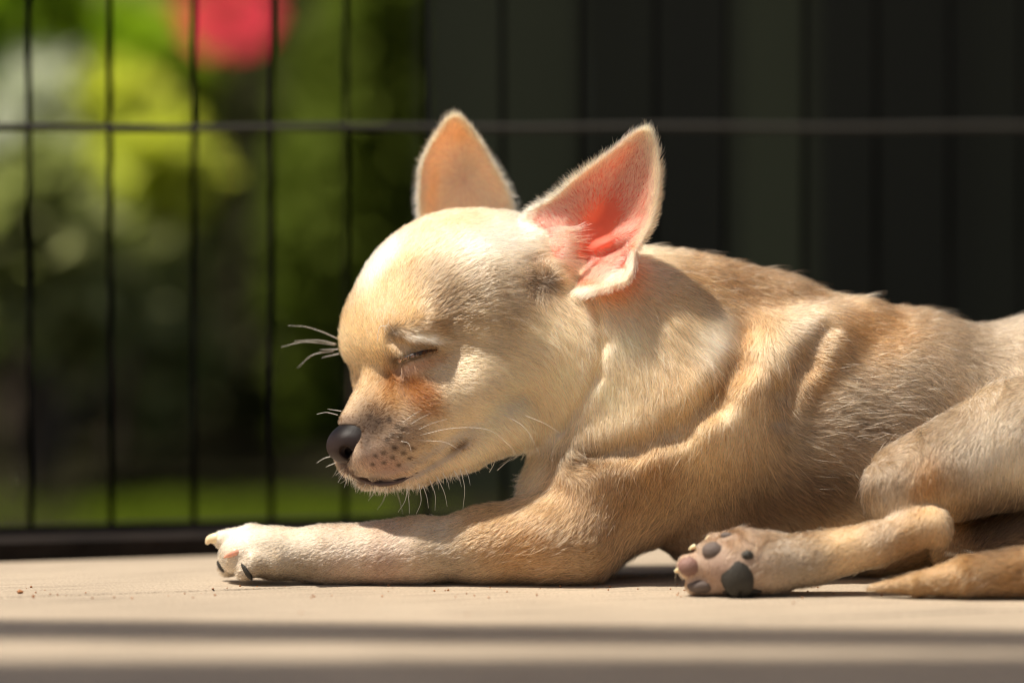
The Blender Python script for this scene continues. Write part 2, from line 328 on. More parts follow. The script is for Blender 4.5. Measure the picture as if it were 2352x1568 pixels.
# ------------------------------------------------------------------ the dog: implicit body, surface nets
GRID = 5.0
def norm(a): a = np.asarray(a, float); return a / np.linalg.norm(a)
hF = norm((-.826, .375, -.421)); hS = norm(np.array((.454, -.07, -.888)) - hF * (np.array((.454, -.07, -.888)) @ hF)); hU = np.cross(hF, hS)
if hU[1] > 0: hU = -hU
HC = np.array((1053., 716., 0.))
def H(f, s, p): return HC + f * hF + s * hS + p * hU
class Field:
    def __init__(self, lo, hi, h):
        self.lo = np.array(lo, float); self.h = h; self.n = np.ceil((np.array(hi) - self.lo) / h).astype(int) + 1
        self.v = np.full(self.n, 500., np.float32)
    def block(self, lo, hi):
        a = np.clip(np.floor((np.array(lo) - self.lo) / self.h).astype(int), 0, self.n); b = np.clip(np.ceil((np.array(hi) - self.lo) / self.h).astype(int) + 1, 0, self.n)
        if (b <= a).any(): return None
        X = [(self.lo[i] + self.h * np.arange(a[i], b[i])).astype(np.float32) for i in range(3)]
        return (slice(a[0], b[0]), slice(a[1], b[1]), slice(a[2], b[2])), X[0][:, None, None], X[1][None, :, None], X[2][None, None, :]
    def put(self, sl, d, k, sub=False):
        v = self.v[sl]
        if sub: d = -d; hh = np.clip(.5 - .5 * (v - d) / k, 0, 1); self.v[sl] = v + (d - v) * hh + k * hh * (1 - hh)
        else:
            hh = np.clip(.5 + .5 * (v - d) / k, 0, 1); self.v[sl] = v + (d - v) * hh - k * hh * (1 - hh)
    def cone(self, a, b, ra, rb, k=25, sub=False, sq=(1, 1, 1)):
        a = np.array(a, float); b = np.array(b, float); R = max(ra, rb) / min(sq) + 95 + k
        q = self.block(np.minimum(a, b) - R, np.maximum(a, b) + R)
        if q is None: return
        sl, x, y, z = q; s = np.array(sq, float); a2 = a * s; d = (b - a) * s; x, y, z = x * s[0] - a2[0], y * s[1] - a2[1], z * s[2] - a2[2]
        t = np.clip((x * d[0] + y * d[1] + z * d[2]) / max(d @ d, 1e-6), 0, 1).astype(np.float32)
        dist = np.sqrt((x - t * d[0]) ** 2 + (y - t * d[1]) ** 2 + (z - t * d[2]) ** 2) - (ra + (rb - ra) * t)
        self.put(sl, dist, k, sub)
    def ell(self, c, r, k=25, axes=None, sub=False):
        c = np.array(c, float); R = max(r) + 95 + k; q = self.block(c - R, c + R)
        if q is None: return
        sl, x, y, z = q; x, y, z = x - c[0], y - c[1], z - c[2]
        if axes is not None: X = [x * ax[0] + y * ax[1] + z * ax[2] for ax in axes]
        else: X = [x, y, z]
        k0 = np.sqrt(sum((X[i] / r[i]) ** 2 for i in range(3))); k1 = np.sqrt(sum((X[i] / r[i] ** 2) ** 2 for i in range(3))) + 1e-6
        self.put(sl, (k0 * (k0 - 1) / k1).astype(np.float32), k, sub)
    def path(self, pts, rad, k=25, sub=False, sq=(1, 1, 1)):
        for i in range(len(pts) - 1): self.cone(pts[i], pts[i + 1], rad[i], rad[i + 1], k, sub, sq)
    def floor_clip(self):
        sl, x, y, z = self.block(self.lo, self.lo + self.h * (self.n - 1))
        d = CAM_D + z * UN; Z = (CAM_H - (y - HOR) * d / FPX) / UN       # height above the floor in units
        self.v[sl] = np.maximum(self.v[sl], (3.0 - Z) + 0 * x)
    def smooth(self, it):
        for _ in range(it):
            for ax in range(3):
                v = self.v; w = v.copy()
                s0 = [slice(None)] * 3; s1 = [slice(None)] * 3; sm = [slice(None)] * 3
                s0[ax] = slice(0, -2); s1[ax] = slice(2, None); sm[ax] = slice(1, -1)
                w[tuple(sm)] = .5 * v[tuple(sm)] + .25 * (v[tuple(s0)] + v[tuple(s1)]); self.v = w
    def mesh(self):
        v = self.v; ins = v < 0; n = self.n
        c = np.zeros(n - 1, np.uint8)
        for dx in (0, 1):
            for dy in (0, 1):
                for dz in (0, 1): c += ins[dx:n[0] - 1 + dx, dy:n[1] - 1 + dy, dz:n[2] - 1 + dz]
        act = (c > 0) & (c < 8); idx = np.argwhere(act); ids = np.full(n - 1, -1, np.int32); ids[act] = np.arange(len(idx))
        acc = np.zeros((len(idx), 3)); cnt = np.zeros(len(idx))
        off = [np.array((i & 1, (i >> 1) & 1, (i >> 2) & 1)) for i in range(8)]
        val = [v[tuple((idx + o_).T)] for o_ in off]
        for i in range(8):
            for ax in range(3):
                if off[i][ax]: continue
                j = i | (1 << ax); m_ = (val[i] < 0) != (val[j] < 0); t = val[i] / (val[i] - val[j] + 1e-20)
                p = np.tile(off[i].astype(float), (len(idx), 1)); p[:, ax] += t; acc[m_] += p[m_]; cnt[m_] += 1
        V = self.lo + self.h * (idx + acc / cnt[:, None])
        Fs = []
        for ax in range(3):
            a1, a2 = (ax + 1) % 3, (ax + 2) % 3
            s0 = [slice(1, -1)] * 3; s1 = [slice(1, -1)] * 3; s0[ax] = slice(0, -1); s1[ax] = slice(1, None)
            A_, B_ = ins[tuple(s0)], ins[tuple(s1)]
            for flip in (False, True):
                e = np.argwhere(A_ & ~B_) if not flip else np.argwhere(~A_ & B_)
                if not len(e): continue
                e = e + 1; e[:, ax] -= 1; u1 = np.zeros(3, int); u1[a1] = 1; u2 = np.zeros(3, int); u2[a2] = 1
                q = np.stack([ids[tuple((e - u1 - u2).T)], ids[tuple((e - u2).T)], ids[tuple(e.T)], ids[tuple((e - u1).T)]], 1)
                Fs.append(q[:, ::-1] if flip else q)
        F = np.concatenate(Fs); return V, F[(F >= 0).all(1)]

B_ = Field((430, 420, -520), (2760, 1400, 430), GRID)
c = B_.cone; e = B_.ell
# torso
e((1640, 925, 70), (255, 300, 215), 60)
e((1830, 985, 75), (290, 308, 240), 60)
e((2060, 1022, 85), (330, 312, 250), 60)
e((2400, 1060, 120), (330, 332, 250), 60)
e((2640, 1100, 130), (300, 330, 255), 60)
c((1960, 758, 60), (1800, 728, 60), 50, 60, 50)             # withers
c((1560, 690, 60), (1780, 745, 70), 105, 105, 60)           # back of the neck
# neck and chest
c((1270, 790, 20), (1520, 830, 40), 205, 235, 40)
e((1450, 860, 0), (215, 290, 190), 40)
c((1385, 1040, 20), (1490, 1090, 20), 150, 150, 50)
c((1306, 1015, 10), (1308, 1110, 10), 88, 82, 40)
# shoulder blade, upper arm and elbow
B_.path([(1980, 752, 10), (1880, 796, -50), (1770, 855, -64), (1690, 915, -56)], [42, 62, 86, 112], 75)
B_.path([(1700, 905, -52), (1595, 985, -36), (1475, 1078, -44)], [118, 160, 142], 110)
B_.path([(1475, 1078, -44), (1325, 1243, -112)], [142, 94], 60)
c((1290, 1140, -60), (1470, 1060, -40), 86, 140, 70)
e((1690, 1150, 70), (200, 182, 185), 40)
# near forearm and paw
B_.path([(1322, 1246, -120), (1240, 1243, -118), (1120, 1254, -110), (950, 1268, -108), (860, 1274, -106), (760, 1276, -104), (640, 1272, -104)],
        [90, 85, 78, 66, 60, 57, 60], 55)
e((600, 1268, -104), (78, 57, 62), 20); e((560, 1276, -98), (58, 44, 56), 14)
for p in ([(640, 1248, -72), (580, 1232, -66), (512, 1240, -60)], [(630, 1252, -112), (585, 1250, -118), (535, 1272, -118)],
          [(630, 1290, -145), (590, 1290, -150), (562, 1312, -146)], [(620, 1290, -60), (560, 1288, -46), (522, 1304, -50)]):
    B_.path(p, [30, 27, 22], 10)
# far foreleg
B_.path([(1500, 1130, 110), (1380, 1245, 95), (1100, 1238, 95), (940, 1246, 95), (760, 1262, 95)], [110, 66, 56, 46, 42], 20)
c((760, 1264, 95), (690, 1270, 95), 42, 36, 20)
# hind leg
B_.path([(2560, 985, -130), (2330, 1020, -190), (2090, 1118, -262)], [175, 140, 102], 18)
B_.path([(2070, 1130, -270), (2095, 1195, -318), (2130, 1208, -335)], [88, 50, 42], 16)
B_.path([(2140, 1206, -345), (2010, 1250, -348), (1860, 1285, -352), (1760, 1296, -356)], [44, 49, 58, 70], 14)
B_.path([(1770, 1297, -356), (1700, 1296, -360), (1660, 1296, -362)], [70, 76, 66], 14)
e((2154, 1218, -350), (34, 44, 36), 10)
for p in ([(1690, 1262, -350), (1650, 1250, -352)], [(1670, 1268, -372), (1628, 1270, -378)], [(1640, 1300, -376), (1585, 1300, -378)], [(1660, 1335, -370), (1604, 1340, -372)]):
    B_.path(p, [34, 29], 6)
# far hind leg, hidden mostly
B_.path([(2500, 1150, 180), (2200, 1250, 150)], [120, 70], 30)
B_.path([(2200, 1262, -120), (2380, 1240, -120), (2560, 1220, -100)], [60, 80, 100], 20)
# tail
B_.path([(2700, 1290, -380), (2400, 1312, -425), (2220, 1326, -430), (2110, 1342, -425), (2000, 1350, -405)], [70, 60, 46, 26, 8], 12)
# skull
e(H(0, 0, 0), (256, 200, 226), 30, (hF, hS, hU))
c((1170, 672, 10), (1120, 706, -30), 168, 180, 50)
c(H(150, 62, 10), H(150, -62, 10), 110, 110, 40)
# brows
for s in (-1, 1):
    c(H(196, s * 100, 0), H(160, s * 140, 20), 50, 45, 28)
    e(H(204, s * 110, -64), (52, 48, 46), 30, (hF, hS, hU))            # closed eye
    c(H(150, s * 92, -110), H(60, s * 104, -100), 46, 60, 70)          # cheekbone
    c(H(20, s * 120, -150), H(-70, s * 115, -60), 92, 100, 45)          # jaw muscle
    def ov(*pp):                                                                     # mirror in the plane of the face
        return [tuple(np.array(q_, float) - (0 if s > 0 else 2 * ((np.array(q_, float) - HC) @ hS)) * hS) for q_ in pp]
    B_.path(ov((1000, 940, -150), (930, 985, -158), (885, 1022, -164), (845, 1044, -166), (826, 1068, -162)), [80, 70, 56, 38, 22], 26)      # upper lip and whisker pad
    B_.path(ov((1160, 965, -120), (1060, 1026, -135), (950, 1075, -148), (872, 1097, -152)), [70, 54, 40, 24], 22)    # lower jaw
    B_.path(ov((1080, 890, -150), (960, 920, -150), (900, 960, -140)), [80, 62, 50], 45)                              # cheek under the eye
c(H(222, 0, -78), H(345, 0, -140), 62, 42, 34)                          # bridge
c(H(120, 0, -190), H(300, 0, -222), 80, 40, 30)
c((1125, 950, -60), (1250, 915, -20), 84, 104, 40)                      # throat
# ear root
c((1215, 650, -52), (1238, 565, -36), 58, 50, 40)
e((1262, 642, -108), (48, 40, 44), 26)
c((1075, 560, 175), (1075, 590, 130), 50, 70, 30)
# folds and creases cut into the skin
cs = lambda pts, r, k=10: B_.path(pts, r, k, True)
B_.smooth(1)
def on_surface(u, v, push=0.):
    """first depth at which the sight line meets the body, plus push"""
    i = (np.array((u, v)) - B_.lo[:2]) / B_.h; a = np.floor(i).astype(int); f = i - a
    col = sum(B_.v[a[0] + dx, a[1] + dy, :] * (f[0] if dx else 1 - f[0]) * (f[1] if dy else 1 - f[1]) for dx in (0, 1) for dy in (0, 1))
    k = np.argmax(col < 0); t = col[k - 1] / (col[k - 1] - col[k] + 1e-9); return B_.lo[2] + B_.h * (k - 1 + t) + push
def skin(pts, push=0.): return [(u, v, on_surface(u, v, push)) for u, v in pts]
slit = [(914, 829), (930, 823), (955, 814), (980, 807), (1004, 803)]
slit_s = skin(slit, 2); cs(slit_s, [5, 7, 8, 8, 5], 8)
cs(skin([(914, 832), (910, 848), (914, 862)], 3), [5, 5, 3], 18)
cs(skin([(895, 782), (925, 794), (960, 796), (1000, 792)], 2), [4, 5, 5, 3], 22)
mouth = [(806, 1075), (829, 1097), (870, 1107), (918, 1100), (960, 1085), (1000, 1062), (1035, 1040), (1070, 1016)]
mouth_s = skin(mouth, 2); cs(mouth_s, [4, 6, 6, 6, 6, 7, 8, 6], 10)
# neck crease, shoulder creases
cs(skin([(1715, 755), (1700, 830), (1645, 915), (1560, 985), (1450, 1028), (1340, 1050)], 4), [10, 13, 11, 7, 4, 2], 60)
cs(skin([(1895, 755), (1850, 830), (1800, 900), (1790, 960)], 4), [3, 6, 6, 3], 50)
cs(skin([(1360, 690), (1385, 780), (1370, 860), (1320, 940), (1290, 990)], 2), [4, 5, 6, 5, 3], 26)
B_.ell(H(370, 0, -172), (54, 52, 44), 6, (hF, hS, hU), True)
B_.floor_clip()
BV, BF = B_.mesh()
print('body', len(BV), time.perf_counter() - T0)

# ------------------------------------------------------------------ coat colours with some sun and shade painted in, comb directions and hair lengths
def idw(q, pts, vals, p=3.0, soft=30.):
    out = np.zeros((len(q), vals.shape[1])); pts = pts.astype(np.float32)
    for s in range(0, len(q), 40000):
        a = q[s:s + 40000, None, :2].astype(np.float32) - pts[None]; w_ = 1 / ((a ** 2).sum(-1) + soft ** 2) ** (p / 2)
        out[s:s + 40000] = (w_ / w_.sum(1)[:, None]) @ vals
    return out
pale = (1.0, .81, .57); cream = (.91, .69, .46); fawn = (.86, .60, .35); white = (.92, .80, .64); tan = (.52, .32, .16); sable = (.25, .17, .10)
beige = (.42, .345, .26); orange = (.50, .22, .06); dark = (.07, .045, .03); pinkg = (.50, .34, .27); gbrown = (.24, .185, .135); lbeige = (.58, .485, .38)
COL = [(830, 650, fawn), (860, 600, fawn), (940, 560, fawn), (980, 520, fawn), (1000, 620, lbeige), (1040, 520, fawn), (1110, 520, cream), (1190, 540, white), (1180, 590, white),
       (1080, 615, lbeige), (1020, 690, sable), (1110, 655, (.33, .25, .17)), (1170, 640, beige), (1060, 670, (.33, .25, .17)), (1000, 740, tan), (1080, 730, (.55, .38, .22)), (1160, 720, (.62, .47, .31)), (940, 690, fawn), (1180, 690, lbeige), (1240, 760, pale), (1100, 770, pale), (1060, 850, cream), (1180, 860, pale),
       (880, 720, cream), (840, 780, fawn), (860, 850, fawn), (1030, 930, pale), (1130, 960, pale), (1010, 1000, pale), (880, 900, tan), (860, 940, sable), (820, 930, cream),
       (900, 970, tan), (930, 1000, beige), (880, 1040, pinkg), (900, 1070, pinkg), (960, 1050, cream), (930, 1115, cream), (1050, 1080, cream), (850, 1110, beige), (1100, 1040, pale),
       (1200, 960, pale), (1300, 880, pale), (1450, 800, pale), (1400, 920, pale), (1260, 1020, white), (1230, 1090, white), (1600, 900, fawn), (1640, 770, white), (1560, 680, fawn), (1500, 600, cream), (1600, 625, tan), (1680, 640, (.40, .25, .13)), (1760, 655, (.38, .24, .13)), (1860, 665, (.44, .30, .18)),  # white neck-fold guide paints a sunlit patch; last three darken the back's shadow band
       (1900, 670, cream), (1700, 770, tan), (1690, 870, tan), (1850, 740, lbeige), (1760, 800, cream), (1680, 950, cream), (1620, 1040, fawn), (1500, 1080, tan), (1330, 1060, sable), (1280, 1110, tan), (1340, 1160, (.36, .24, .14)), (1430, 1160, (.38, .25, .15)), (1380, 1250, (.42, .30, .19)), (1600, 1120, (.52, .37, .22)), (1520, 1180, (.40, .28, .17)),  # last guides darken the arm: tan-brown hair plus the head's painted shadow
       (1200, 1240, tan), (1100, 1230, tan), (1000, 1240, lbeige), (1050, 1290, beige), (900, 1240, (.68, .54, .44)), (880, 1290, pinkg), (800, 1250, (.80, .68, .56)), (780, 1300, (.52, .40, .32)), (650, 1250, white), (560, 1250, white), (600, 1305, beige), (700, 1305, beige), (1000, 1180, white),  # foreleg guides: white top and darker underside paint the overhead sun's shading
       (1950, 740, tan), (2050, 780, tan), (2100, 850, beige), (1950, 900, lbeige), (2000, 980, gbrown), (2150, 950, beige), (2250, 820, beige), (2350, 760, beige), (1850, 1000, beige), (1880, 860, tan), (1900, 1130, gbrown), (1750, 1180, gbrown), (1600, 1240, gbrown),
       (2030, 1110, lbeige), (2150, 1010, lbeige), (2250, 960, lbeige), (2350, 930, lbeige), (2140, 1100, tan), (2260, 1060, white), (2340, 1070, white), (2030, 1180, lbeige), (2150, 1180, fawn), (2180, 1210, fawn), (2100, 1230, tan), (1950, 1250, fawn), (1850, 1300, beige), (1800, 1240, lbeige), (1700, 1240, (.58, .42, .31)), (1620, 1250, (.66, .50, .38)), (1575, 1290, (.66, .46, .34)), (1650, 1310, pinkg), (2250, 1200, dark), (2300, 1180, gbrown),  # last two guides paint the shaded hollow behind the thigh
       (2200, 1310, (.44, .28, .14)), (2100, 1340, (.40, .25, .12)), (2350, 1320, (.38, .23, .11)), (2400, 1280, (.42, .27, .14)), (2290, 1215, gbrown), (2350, 1200, gbrown)]  # last two continue the shade painted behind the thigh
PAT = [(1760, 655, 170, 22, 13, (.34, .22, .12), .75), (1708, 770, 20, 70, 8, (.48, .28, .13), .6), (1640, 910, 18, 70, 38, (.50, .30, .14), .55), (2000, 745, 70, 30, 8, (.56, .35, .18), .5), (2090, 960, 150, 90, 12, (.30, .24, .18), .65),  # first patch paints the shadow band along the back
       (1850, 1150, 210, 60, -12, (.20, .14, .09), .7), (1215, 1235, 50, 70, 0, (.50, .31, .16), .6), (2125, 1105, 26, 50, 20, (.56, .32, .15), .7), (1860, 775, 70, 22, -35, (.52, .41, .29), .5), (1450, 1150, 110, 60, -20, (.40, .26, .14), .5), (1640, 780, 34, 60, 25, white, .6),  # overlays: u, v, radius u, radius v, turn, colour, strength; the white one here paints a sun patch
       (865, 610, 22, 62, 35, (.97, .90, .78), 1.0), (1150, 545, 85, 38, -12, (.95, .88, .76), .85), (905, 762, 20, 14, 20, dark, .75), (985, 775, 42, 9, 12, white, .9), (948, 886, 48, 30, 15, (.42, .15, .035), 1.0), (976, 920, 48, 32, 40, (.48, .21, .07), .9), (896, 872, 16, 36, 0, (.34, .15, .05), .85), (905, 915, 34, 26, 0, (.40, .22, .09), .7), (880, 988, 80, 40, 25, (.36, .25, .165), .65), (790, 968, 50, 16, 0, (.20, .14, .11), .7), (925, 860, 14, 26, 0, dark, .5),  # pale crown patch paints the sun highlight; the blaze is a coat marking
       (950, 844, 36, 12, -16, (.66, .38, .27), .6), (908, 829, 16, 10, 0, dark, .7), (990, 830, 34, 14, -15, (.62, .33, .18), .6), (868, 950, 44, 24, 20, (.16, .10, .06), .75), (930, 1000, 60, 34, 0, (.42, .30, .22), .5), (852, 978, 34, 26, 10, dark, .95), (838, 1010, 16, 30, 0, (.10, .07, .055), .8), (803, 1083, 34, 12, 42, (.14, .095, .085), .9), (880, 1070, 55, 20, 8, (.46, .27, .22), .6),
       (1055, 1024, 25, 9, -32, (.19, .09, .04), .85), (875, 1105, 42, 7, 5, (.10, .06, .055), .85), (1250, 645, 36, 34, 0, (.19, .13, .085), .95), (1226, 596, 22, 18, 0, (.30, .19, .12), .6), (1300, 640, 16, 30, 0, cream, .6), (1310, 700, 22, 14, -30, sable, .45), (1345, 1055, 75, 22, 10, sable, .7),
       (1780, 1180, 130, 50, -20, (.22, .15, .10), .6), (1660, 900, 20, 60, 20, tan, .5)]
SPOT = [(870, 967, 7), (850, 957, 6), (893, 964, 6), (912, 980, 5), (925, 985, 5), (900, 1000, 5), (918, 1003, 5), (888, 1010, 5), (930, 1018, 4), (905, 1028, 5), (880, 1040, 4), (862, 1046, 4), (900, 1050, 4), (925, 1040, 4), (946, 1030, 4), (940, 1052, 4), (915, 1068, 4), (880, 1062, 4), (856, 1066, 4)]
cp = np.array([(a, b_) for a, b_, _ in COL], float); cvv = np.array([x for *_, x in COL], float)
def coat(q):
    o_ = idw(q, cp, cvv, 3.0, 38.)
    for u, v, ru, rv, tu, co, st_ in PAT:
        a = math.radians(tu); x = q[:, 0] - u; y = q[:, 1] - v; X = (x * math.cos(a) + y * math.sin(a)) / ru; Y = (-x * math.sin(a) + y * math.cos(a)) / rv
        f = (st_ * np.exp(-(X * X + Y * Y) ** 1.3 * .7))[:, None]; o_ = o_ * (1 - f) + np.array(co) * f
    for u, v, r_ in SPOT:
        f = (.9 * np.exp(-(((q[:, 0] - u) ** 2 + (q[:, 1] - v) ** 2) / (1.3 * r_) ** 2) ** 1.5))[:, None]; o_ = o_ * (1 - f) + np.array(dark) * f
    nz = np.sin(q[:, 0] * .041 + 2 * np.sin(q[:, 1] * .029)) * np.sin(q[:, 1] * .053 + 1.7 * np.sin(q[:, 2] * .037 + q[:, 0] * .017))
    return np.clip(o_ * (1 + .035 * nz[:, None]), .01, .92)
CMB = [(800, 960, .75, -.66), (850, 940, .75, -.66), (850, 880, .6, -.8), (880, 830, .25, -.97), (850, 760, -.2, -.98), (800, 790, -.7, -.6), (840, 700, -.35, -.93), (820, 620, -.5, -.8), (900, 640, .1, -1), (880, 560, -.3, -.9),
       (950, 540, .1, -.95), (1000, 600, .6, -.8), (940, 720, .1, -1), (1000, 700, .7, -.7), (1080, 640, .85, -.5), (1050, 540, .8, -.6), (1150, 560, .97, -.2), (1150, 500, .9, -.3), (1150, 660, .98, -.05), (1050, 740, .97, -.2), (960, 770, .95, .3), (1030, 790, .95, .25),
       (920, 790, -.1, .9), (950, 845, .8, .5), (1000, 850, .95, .2), (930, 890, .5, .7), (1000, 930, .9, .3), (1100, 820, 1, .05), (1200, 780, .9, .4), (1260, 720, .6, .8), (1150, 900, .95, .3), (1080, 980, .9, .35), (1180, 980, .7, .65), (1270, 860, .5, .85), (1250, 960, .4, .9),
       (900, 1000, .9, .1), (870, 1030, .8, .35), (900, 1070, .85, .5), (960, 1060, .9, .3), (850, 1110, .1, 1), (930, 1120, .5, .85), (1020, 1090, .5, .85), (1110, 1050, .5, .85), (840, 1080, .2, .95),
       (1330, 800, .35, .95), (1450, 700, .5, .85), (1400, 900, .1, 1), (1540, 620, .9, .4), (1550, 750, .55, .83), (1500, 900, .1, 1), (1620, 720, .8, .6), (1640, 800, .6, .8), (1600, 900, .2, .98), (1700, 640, .95, .3), (1300, 980, 0, 1), (1230, 1080, -.4, .9), (1400, 1020, -.1, 1), (1320, 1060, .9, .1), (1260, 1110, -.5, .8),
       (1750, 760, .1, 1), (1700, 880, -.15, 1), (1850, 720, .8, .5), (1800, 850, .3, .95), (1650, 1000, -.15, 1), (1560, 1100, -.3, .95), (1450, 1100, -.2, 1), (1400, 1180, -.4, .9), (1700, 1100, .2, 1), (1500, 1200, -.5, .85),
       (1250, 1200, -.6, .7), (1250, 1290, -.9, .2), (1100, 1240, -.85, .4), (1000, 1240, -.9, .4), (1000, 1300, -1, .05), (850, 1260, -.9, .35), (700, 1260, -.95, .3), (560, 1260, -1, .1), (1350, 1290, -.7, -.1),
       (1900, 800, .95, .3), (2050, 760, 1, .12), (2250, 780, 1, .2), (1900, 950, .97, -.1), (2050, 900, .97, .2), (2180, 880, .8, .6), (2250, 880, .6, .8), (2000, 1000, .98, .05), (2050, 1050, .98, .1), (1880, 1080, .95, .25), (1800, 1180, .8, .6), (1950, 1160, .9, .4), (1700, 1230, .5, .85), (1560, 1240, .3, .9), (1620, 1200, .2, 1),
       (2350, 930, -.6, .8), (2200, 1000, -.5, .85), (2080, 1080, -.5, .85), (2010, 1130, 0, 1), (2200, 1090, -.2, 1), (2320, 1080, 0, 1), (2060, 1180, -.2, 1), (2130, 1130, .1, 1), (2160, 1190, .1, 1), (2100, 1230, -1, .1), (1950, 1250, -1, .15), (1800, 1280, -1, .1), (1680, 1270, -.8, .3),
       (2350, 1310, -1, .05), (2100, 1340, -1, .1)]
mp_ = np.array([(a, b_) for a, b_, *_ in CMB], float); mv_ = np.array([(c_, d_, 0) for *_, c_, d_ in CMB], float)
LEN = [(800, 960, 9), (860, 1000, 11), (900, 1060, 12), (850, 1110, 14), (950, 1110, 20), (1050, 1080, 22), (880, 900, 16), (850, 800, 22), (780, 800, 28), (820, 650, 26), (900, 700, 26), (1000, 650, 30), (1050, 500, 30), (1180, 520, 34), (1100, 750, 30), (960, 775, 28), (950, 845, 8), (1000, 900, 20), (1100, 900, 26), (1200, 850, 34),
       (1250, 640, 36), (1330, 800, 44), (1450, 800, 50), (1250, 1040, 50), (1210, 1090, 46), (1400, 980, 46), (1600, 650, 52), (1640, 780, 56), (1760, 640, 50), (1850, 740, 44), (1700, 900, 44), (1500, 1080, 40), (1350, 1150, 34), (1200, 1240, 28), (1000, 1260, 24), (850, 1260, 22), (650, 1260, 18), (540, 1260, 14),
       (2000, 720, 48), (2250, 780, 46), (2000, 950, 48), (1850, 1100, 48), (1700, 1200, 44), (2050, 1100, 26), (2250, 1000, 30), (2330, 1090, 46), (2140, 1110, 34), (2140, 1200, 18), (2000, 1240, 18), (1800, 1280, 18), (1640, 1280, 13), (2300, 1310, 38), (2030, 1350, 22)]
lp_ = np.array([(a, b_) for a, b_, _ in LEN], float); lv_ = np.array([(c_,) for *_, c_ in LEN], float)

def vnormals(V, F):
    if F.shape[1] == 4: n_ = np.cross(V[F[:, 2]] - V[F[:, 0]], V[F[:, 3]] - V[F[:, 1]])
    else: n_ = np.cross(V[F[:, 1]] - V[F[:, 0]], V[F[:, 2]] - V[F[:, 0]])
    N = np.zeros_like(V)
    for k in range(F.shape[1]):
        for ax in range(3): N[:, ax] += np.bincount(F[:, k], n_[:, ax], len(V))
    return N / (np.linalg.norm(N, axis=1)[:, None] + 1e-12)
HAIR = []       # collected hairs: points (n, K, 3) in metres, radii (n, K), colour (n, 3)
K = 6
def grow(R, N, comb, length, col, lift=.30, jit=.13, rad=.38, curl=.0, clump=.03, seed=1):
    r = np.random.default_rng(seed); n_ = len(R)
    Cm = comb - (comb * N).sum(1)[:, None] * N; Cm /= np.linalg.norm(Cm, axis=1)[:, None] + 1e-9
    ph = R @ np.array([.093, .071, .05]); ph2 = R @ np.array([-.067, .101, .04])
    side = np.cross(N, Cm)
    Cm = Cm + side * (clump * (np.sin(ph) + np.sin(ph2 + 2 * np.sin(ph * .7))) + r.normal(0, jit, n_))[:, None]
    Cm /= np.linalg.norm(Cm, axis=1)[:, None]
    L = (length * r.uniform(.6, 1.15, n_))[:, None]; li = np.clip(lift * (1 + r.normal(0, .35, n_)), .04, 1.4)[:, None]
    li = li * (1 + .12 * np.sin(ph2 * 1.3))[:, None]
    pts = [R - N * 1.0]; p = R - N * 1.0
    cu = (r.normal(0, .12, n_) + curl)[:, None]
    for k in range(1, K):
        t = k / (K - 1); d = Cm * (.75 + .25 * t) + N * li * (1.25 - 1.15 * t) + side * cu * t
        d /= np.linalg.norm(d, axis=1)[:, None]; p = p + d * L / (K - 1); pts.append(p)
    pts = np.stack(pts, 1); W = P(pts[..., 0], pts[..., 1], pts[..., 2])
    rr = np.array([1, 1, .95, .8, .55, .12])[None, :] * (rad * UN * r.uniform(.75, 1.25, n_))[:, None]
    c_ = col * r.uniform(.66, 1.24, (n_, 1)) * (1 + r.normal(0, .03, (n_, 3)))
    HAIR.append((W, rr, np.clip(c_, .01, .93) ** 1.24 * np.array((1.0, .89, .755))))
def sample(V, F, n_, seed, dens=None):
    r = np.random.default_rng(seed); T = np.concatenate([F[:, [0, 1, 2]], F[:, [0, 2, 3]]]) if F.shape[1] == 4 else F
    ar = np.linalg.norm(np.cross(V[T[:, 1]] - V[T[:, 0]], V[T[:, 2]] - V[T[:, 0]]), axis=1)
    if dens is not None: ar = ar * dens[T].mean(1)
    cs_ = np.cumsum(ar); i = np.searchsorted(cs_, r.uniform(0, cs_[-1], n_)); a = r.uniform(size=(n_, 1)); b_ = r.uniform(size=(n_, 1)); m_ = (a + b_) > 1
    a = np.where(m_, 1 - a, a); b_ = np.where(m_, 1 - b_, b_); t = T[np.minimum(i, len(T) - 1)]
    return t, a, b_
def interp(A, t, a, b_): return A[t[:, 0]] * (1 - a - b_) + A[t[:, 1]] * a + A[t[:, 2]] * b_

BN = vnormals(BV, BF)
if (BN[:, 0] * (BV[:, 0] - 1500)).mean() < 0: BN = -BN; BF = BF[:, ::-1].copy()
nose_c = H(370, 0, -172)
dens = np.where(BN[:, 2] > .35, .25, 1.0) * np.where(BV[:, 2] > 220, .4, 1)
dens *= (np.linalg.norm((BV - nose_c), axis=1) > 53)
dens *= np.where((BV[:, 0] < 1330), 1.35, 1.0) * np.where(BV[:, 0] > 2420, .35, 1.0)
dens *= np.where(BN[:, 1] > .93, .4, 1)
lid = np.exp(-(((BV[:, 0] - 955) / 30) ** 2 + ((BV[:, 1] - 838 + (BV[:, 0] - 955) * .25) / 9) ** 2)); dens *= 1 - .45 * lid
PADS0 = [((1640, 1267, -372), (27, 22, 20)), ((1584, 1301, -378), (26, 23, 20)), ((1610, 1346, -378), (30, 17, 24)), ((1698, 1322, -392), (38, 46, 26)), ((1706, 1358, -385), (46, 12, 22)), ((1716, 1276, -385), (18, 14, 16)),
        ((508, 1303, -60), (7, 17, 12)), ((566, 1313, -118), (7, 22, 12)), ((1670, 1231, -356), (16, 9, 10))]
PADS = []
for (pc, pr) in PADS0:
    try: w0 = on_surface(pc[0], pc[1])
    except Exception: w0 = pc[2] - 20
    if abs(w0 - pc[2]) > 90: w0 = pc[2] - 20
    PADS.append(((pc[0], pc[1], w0), pr))
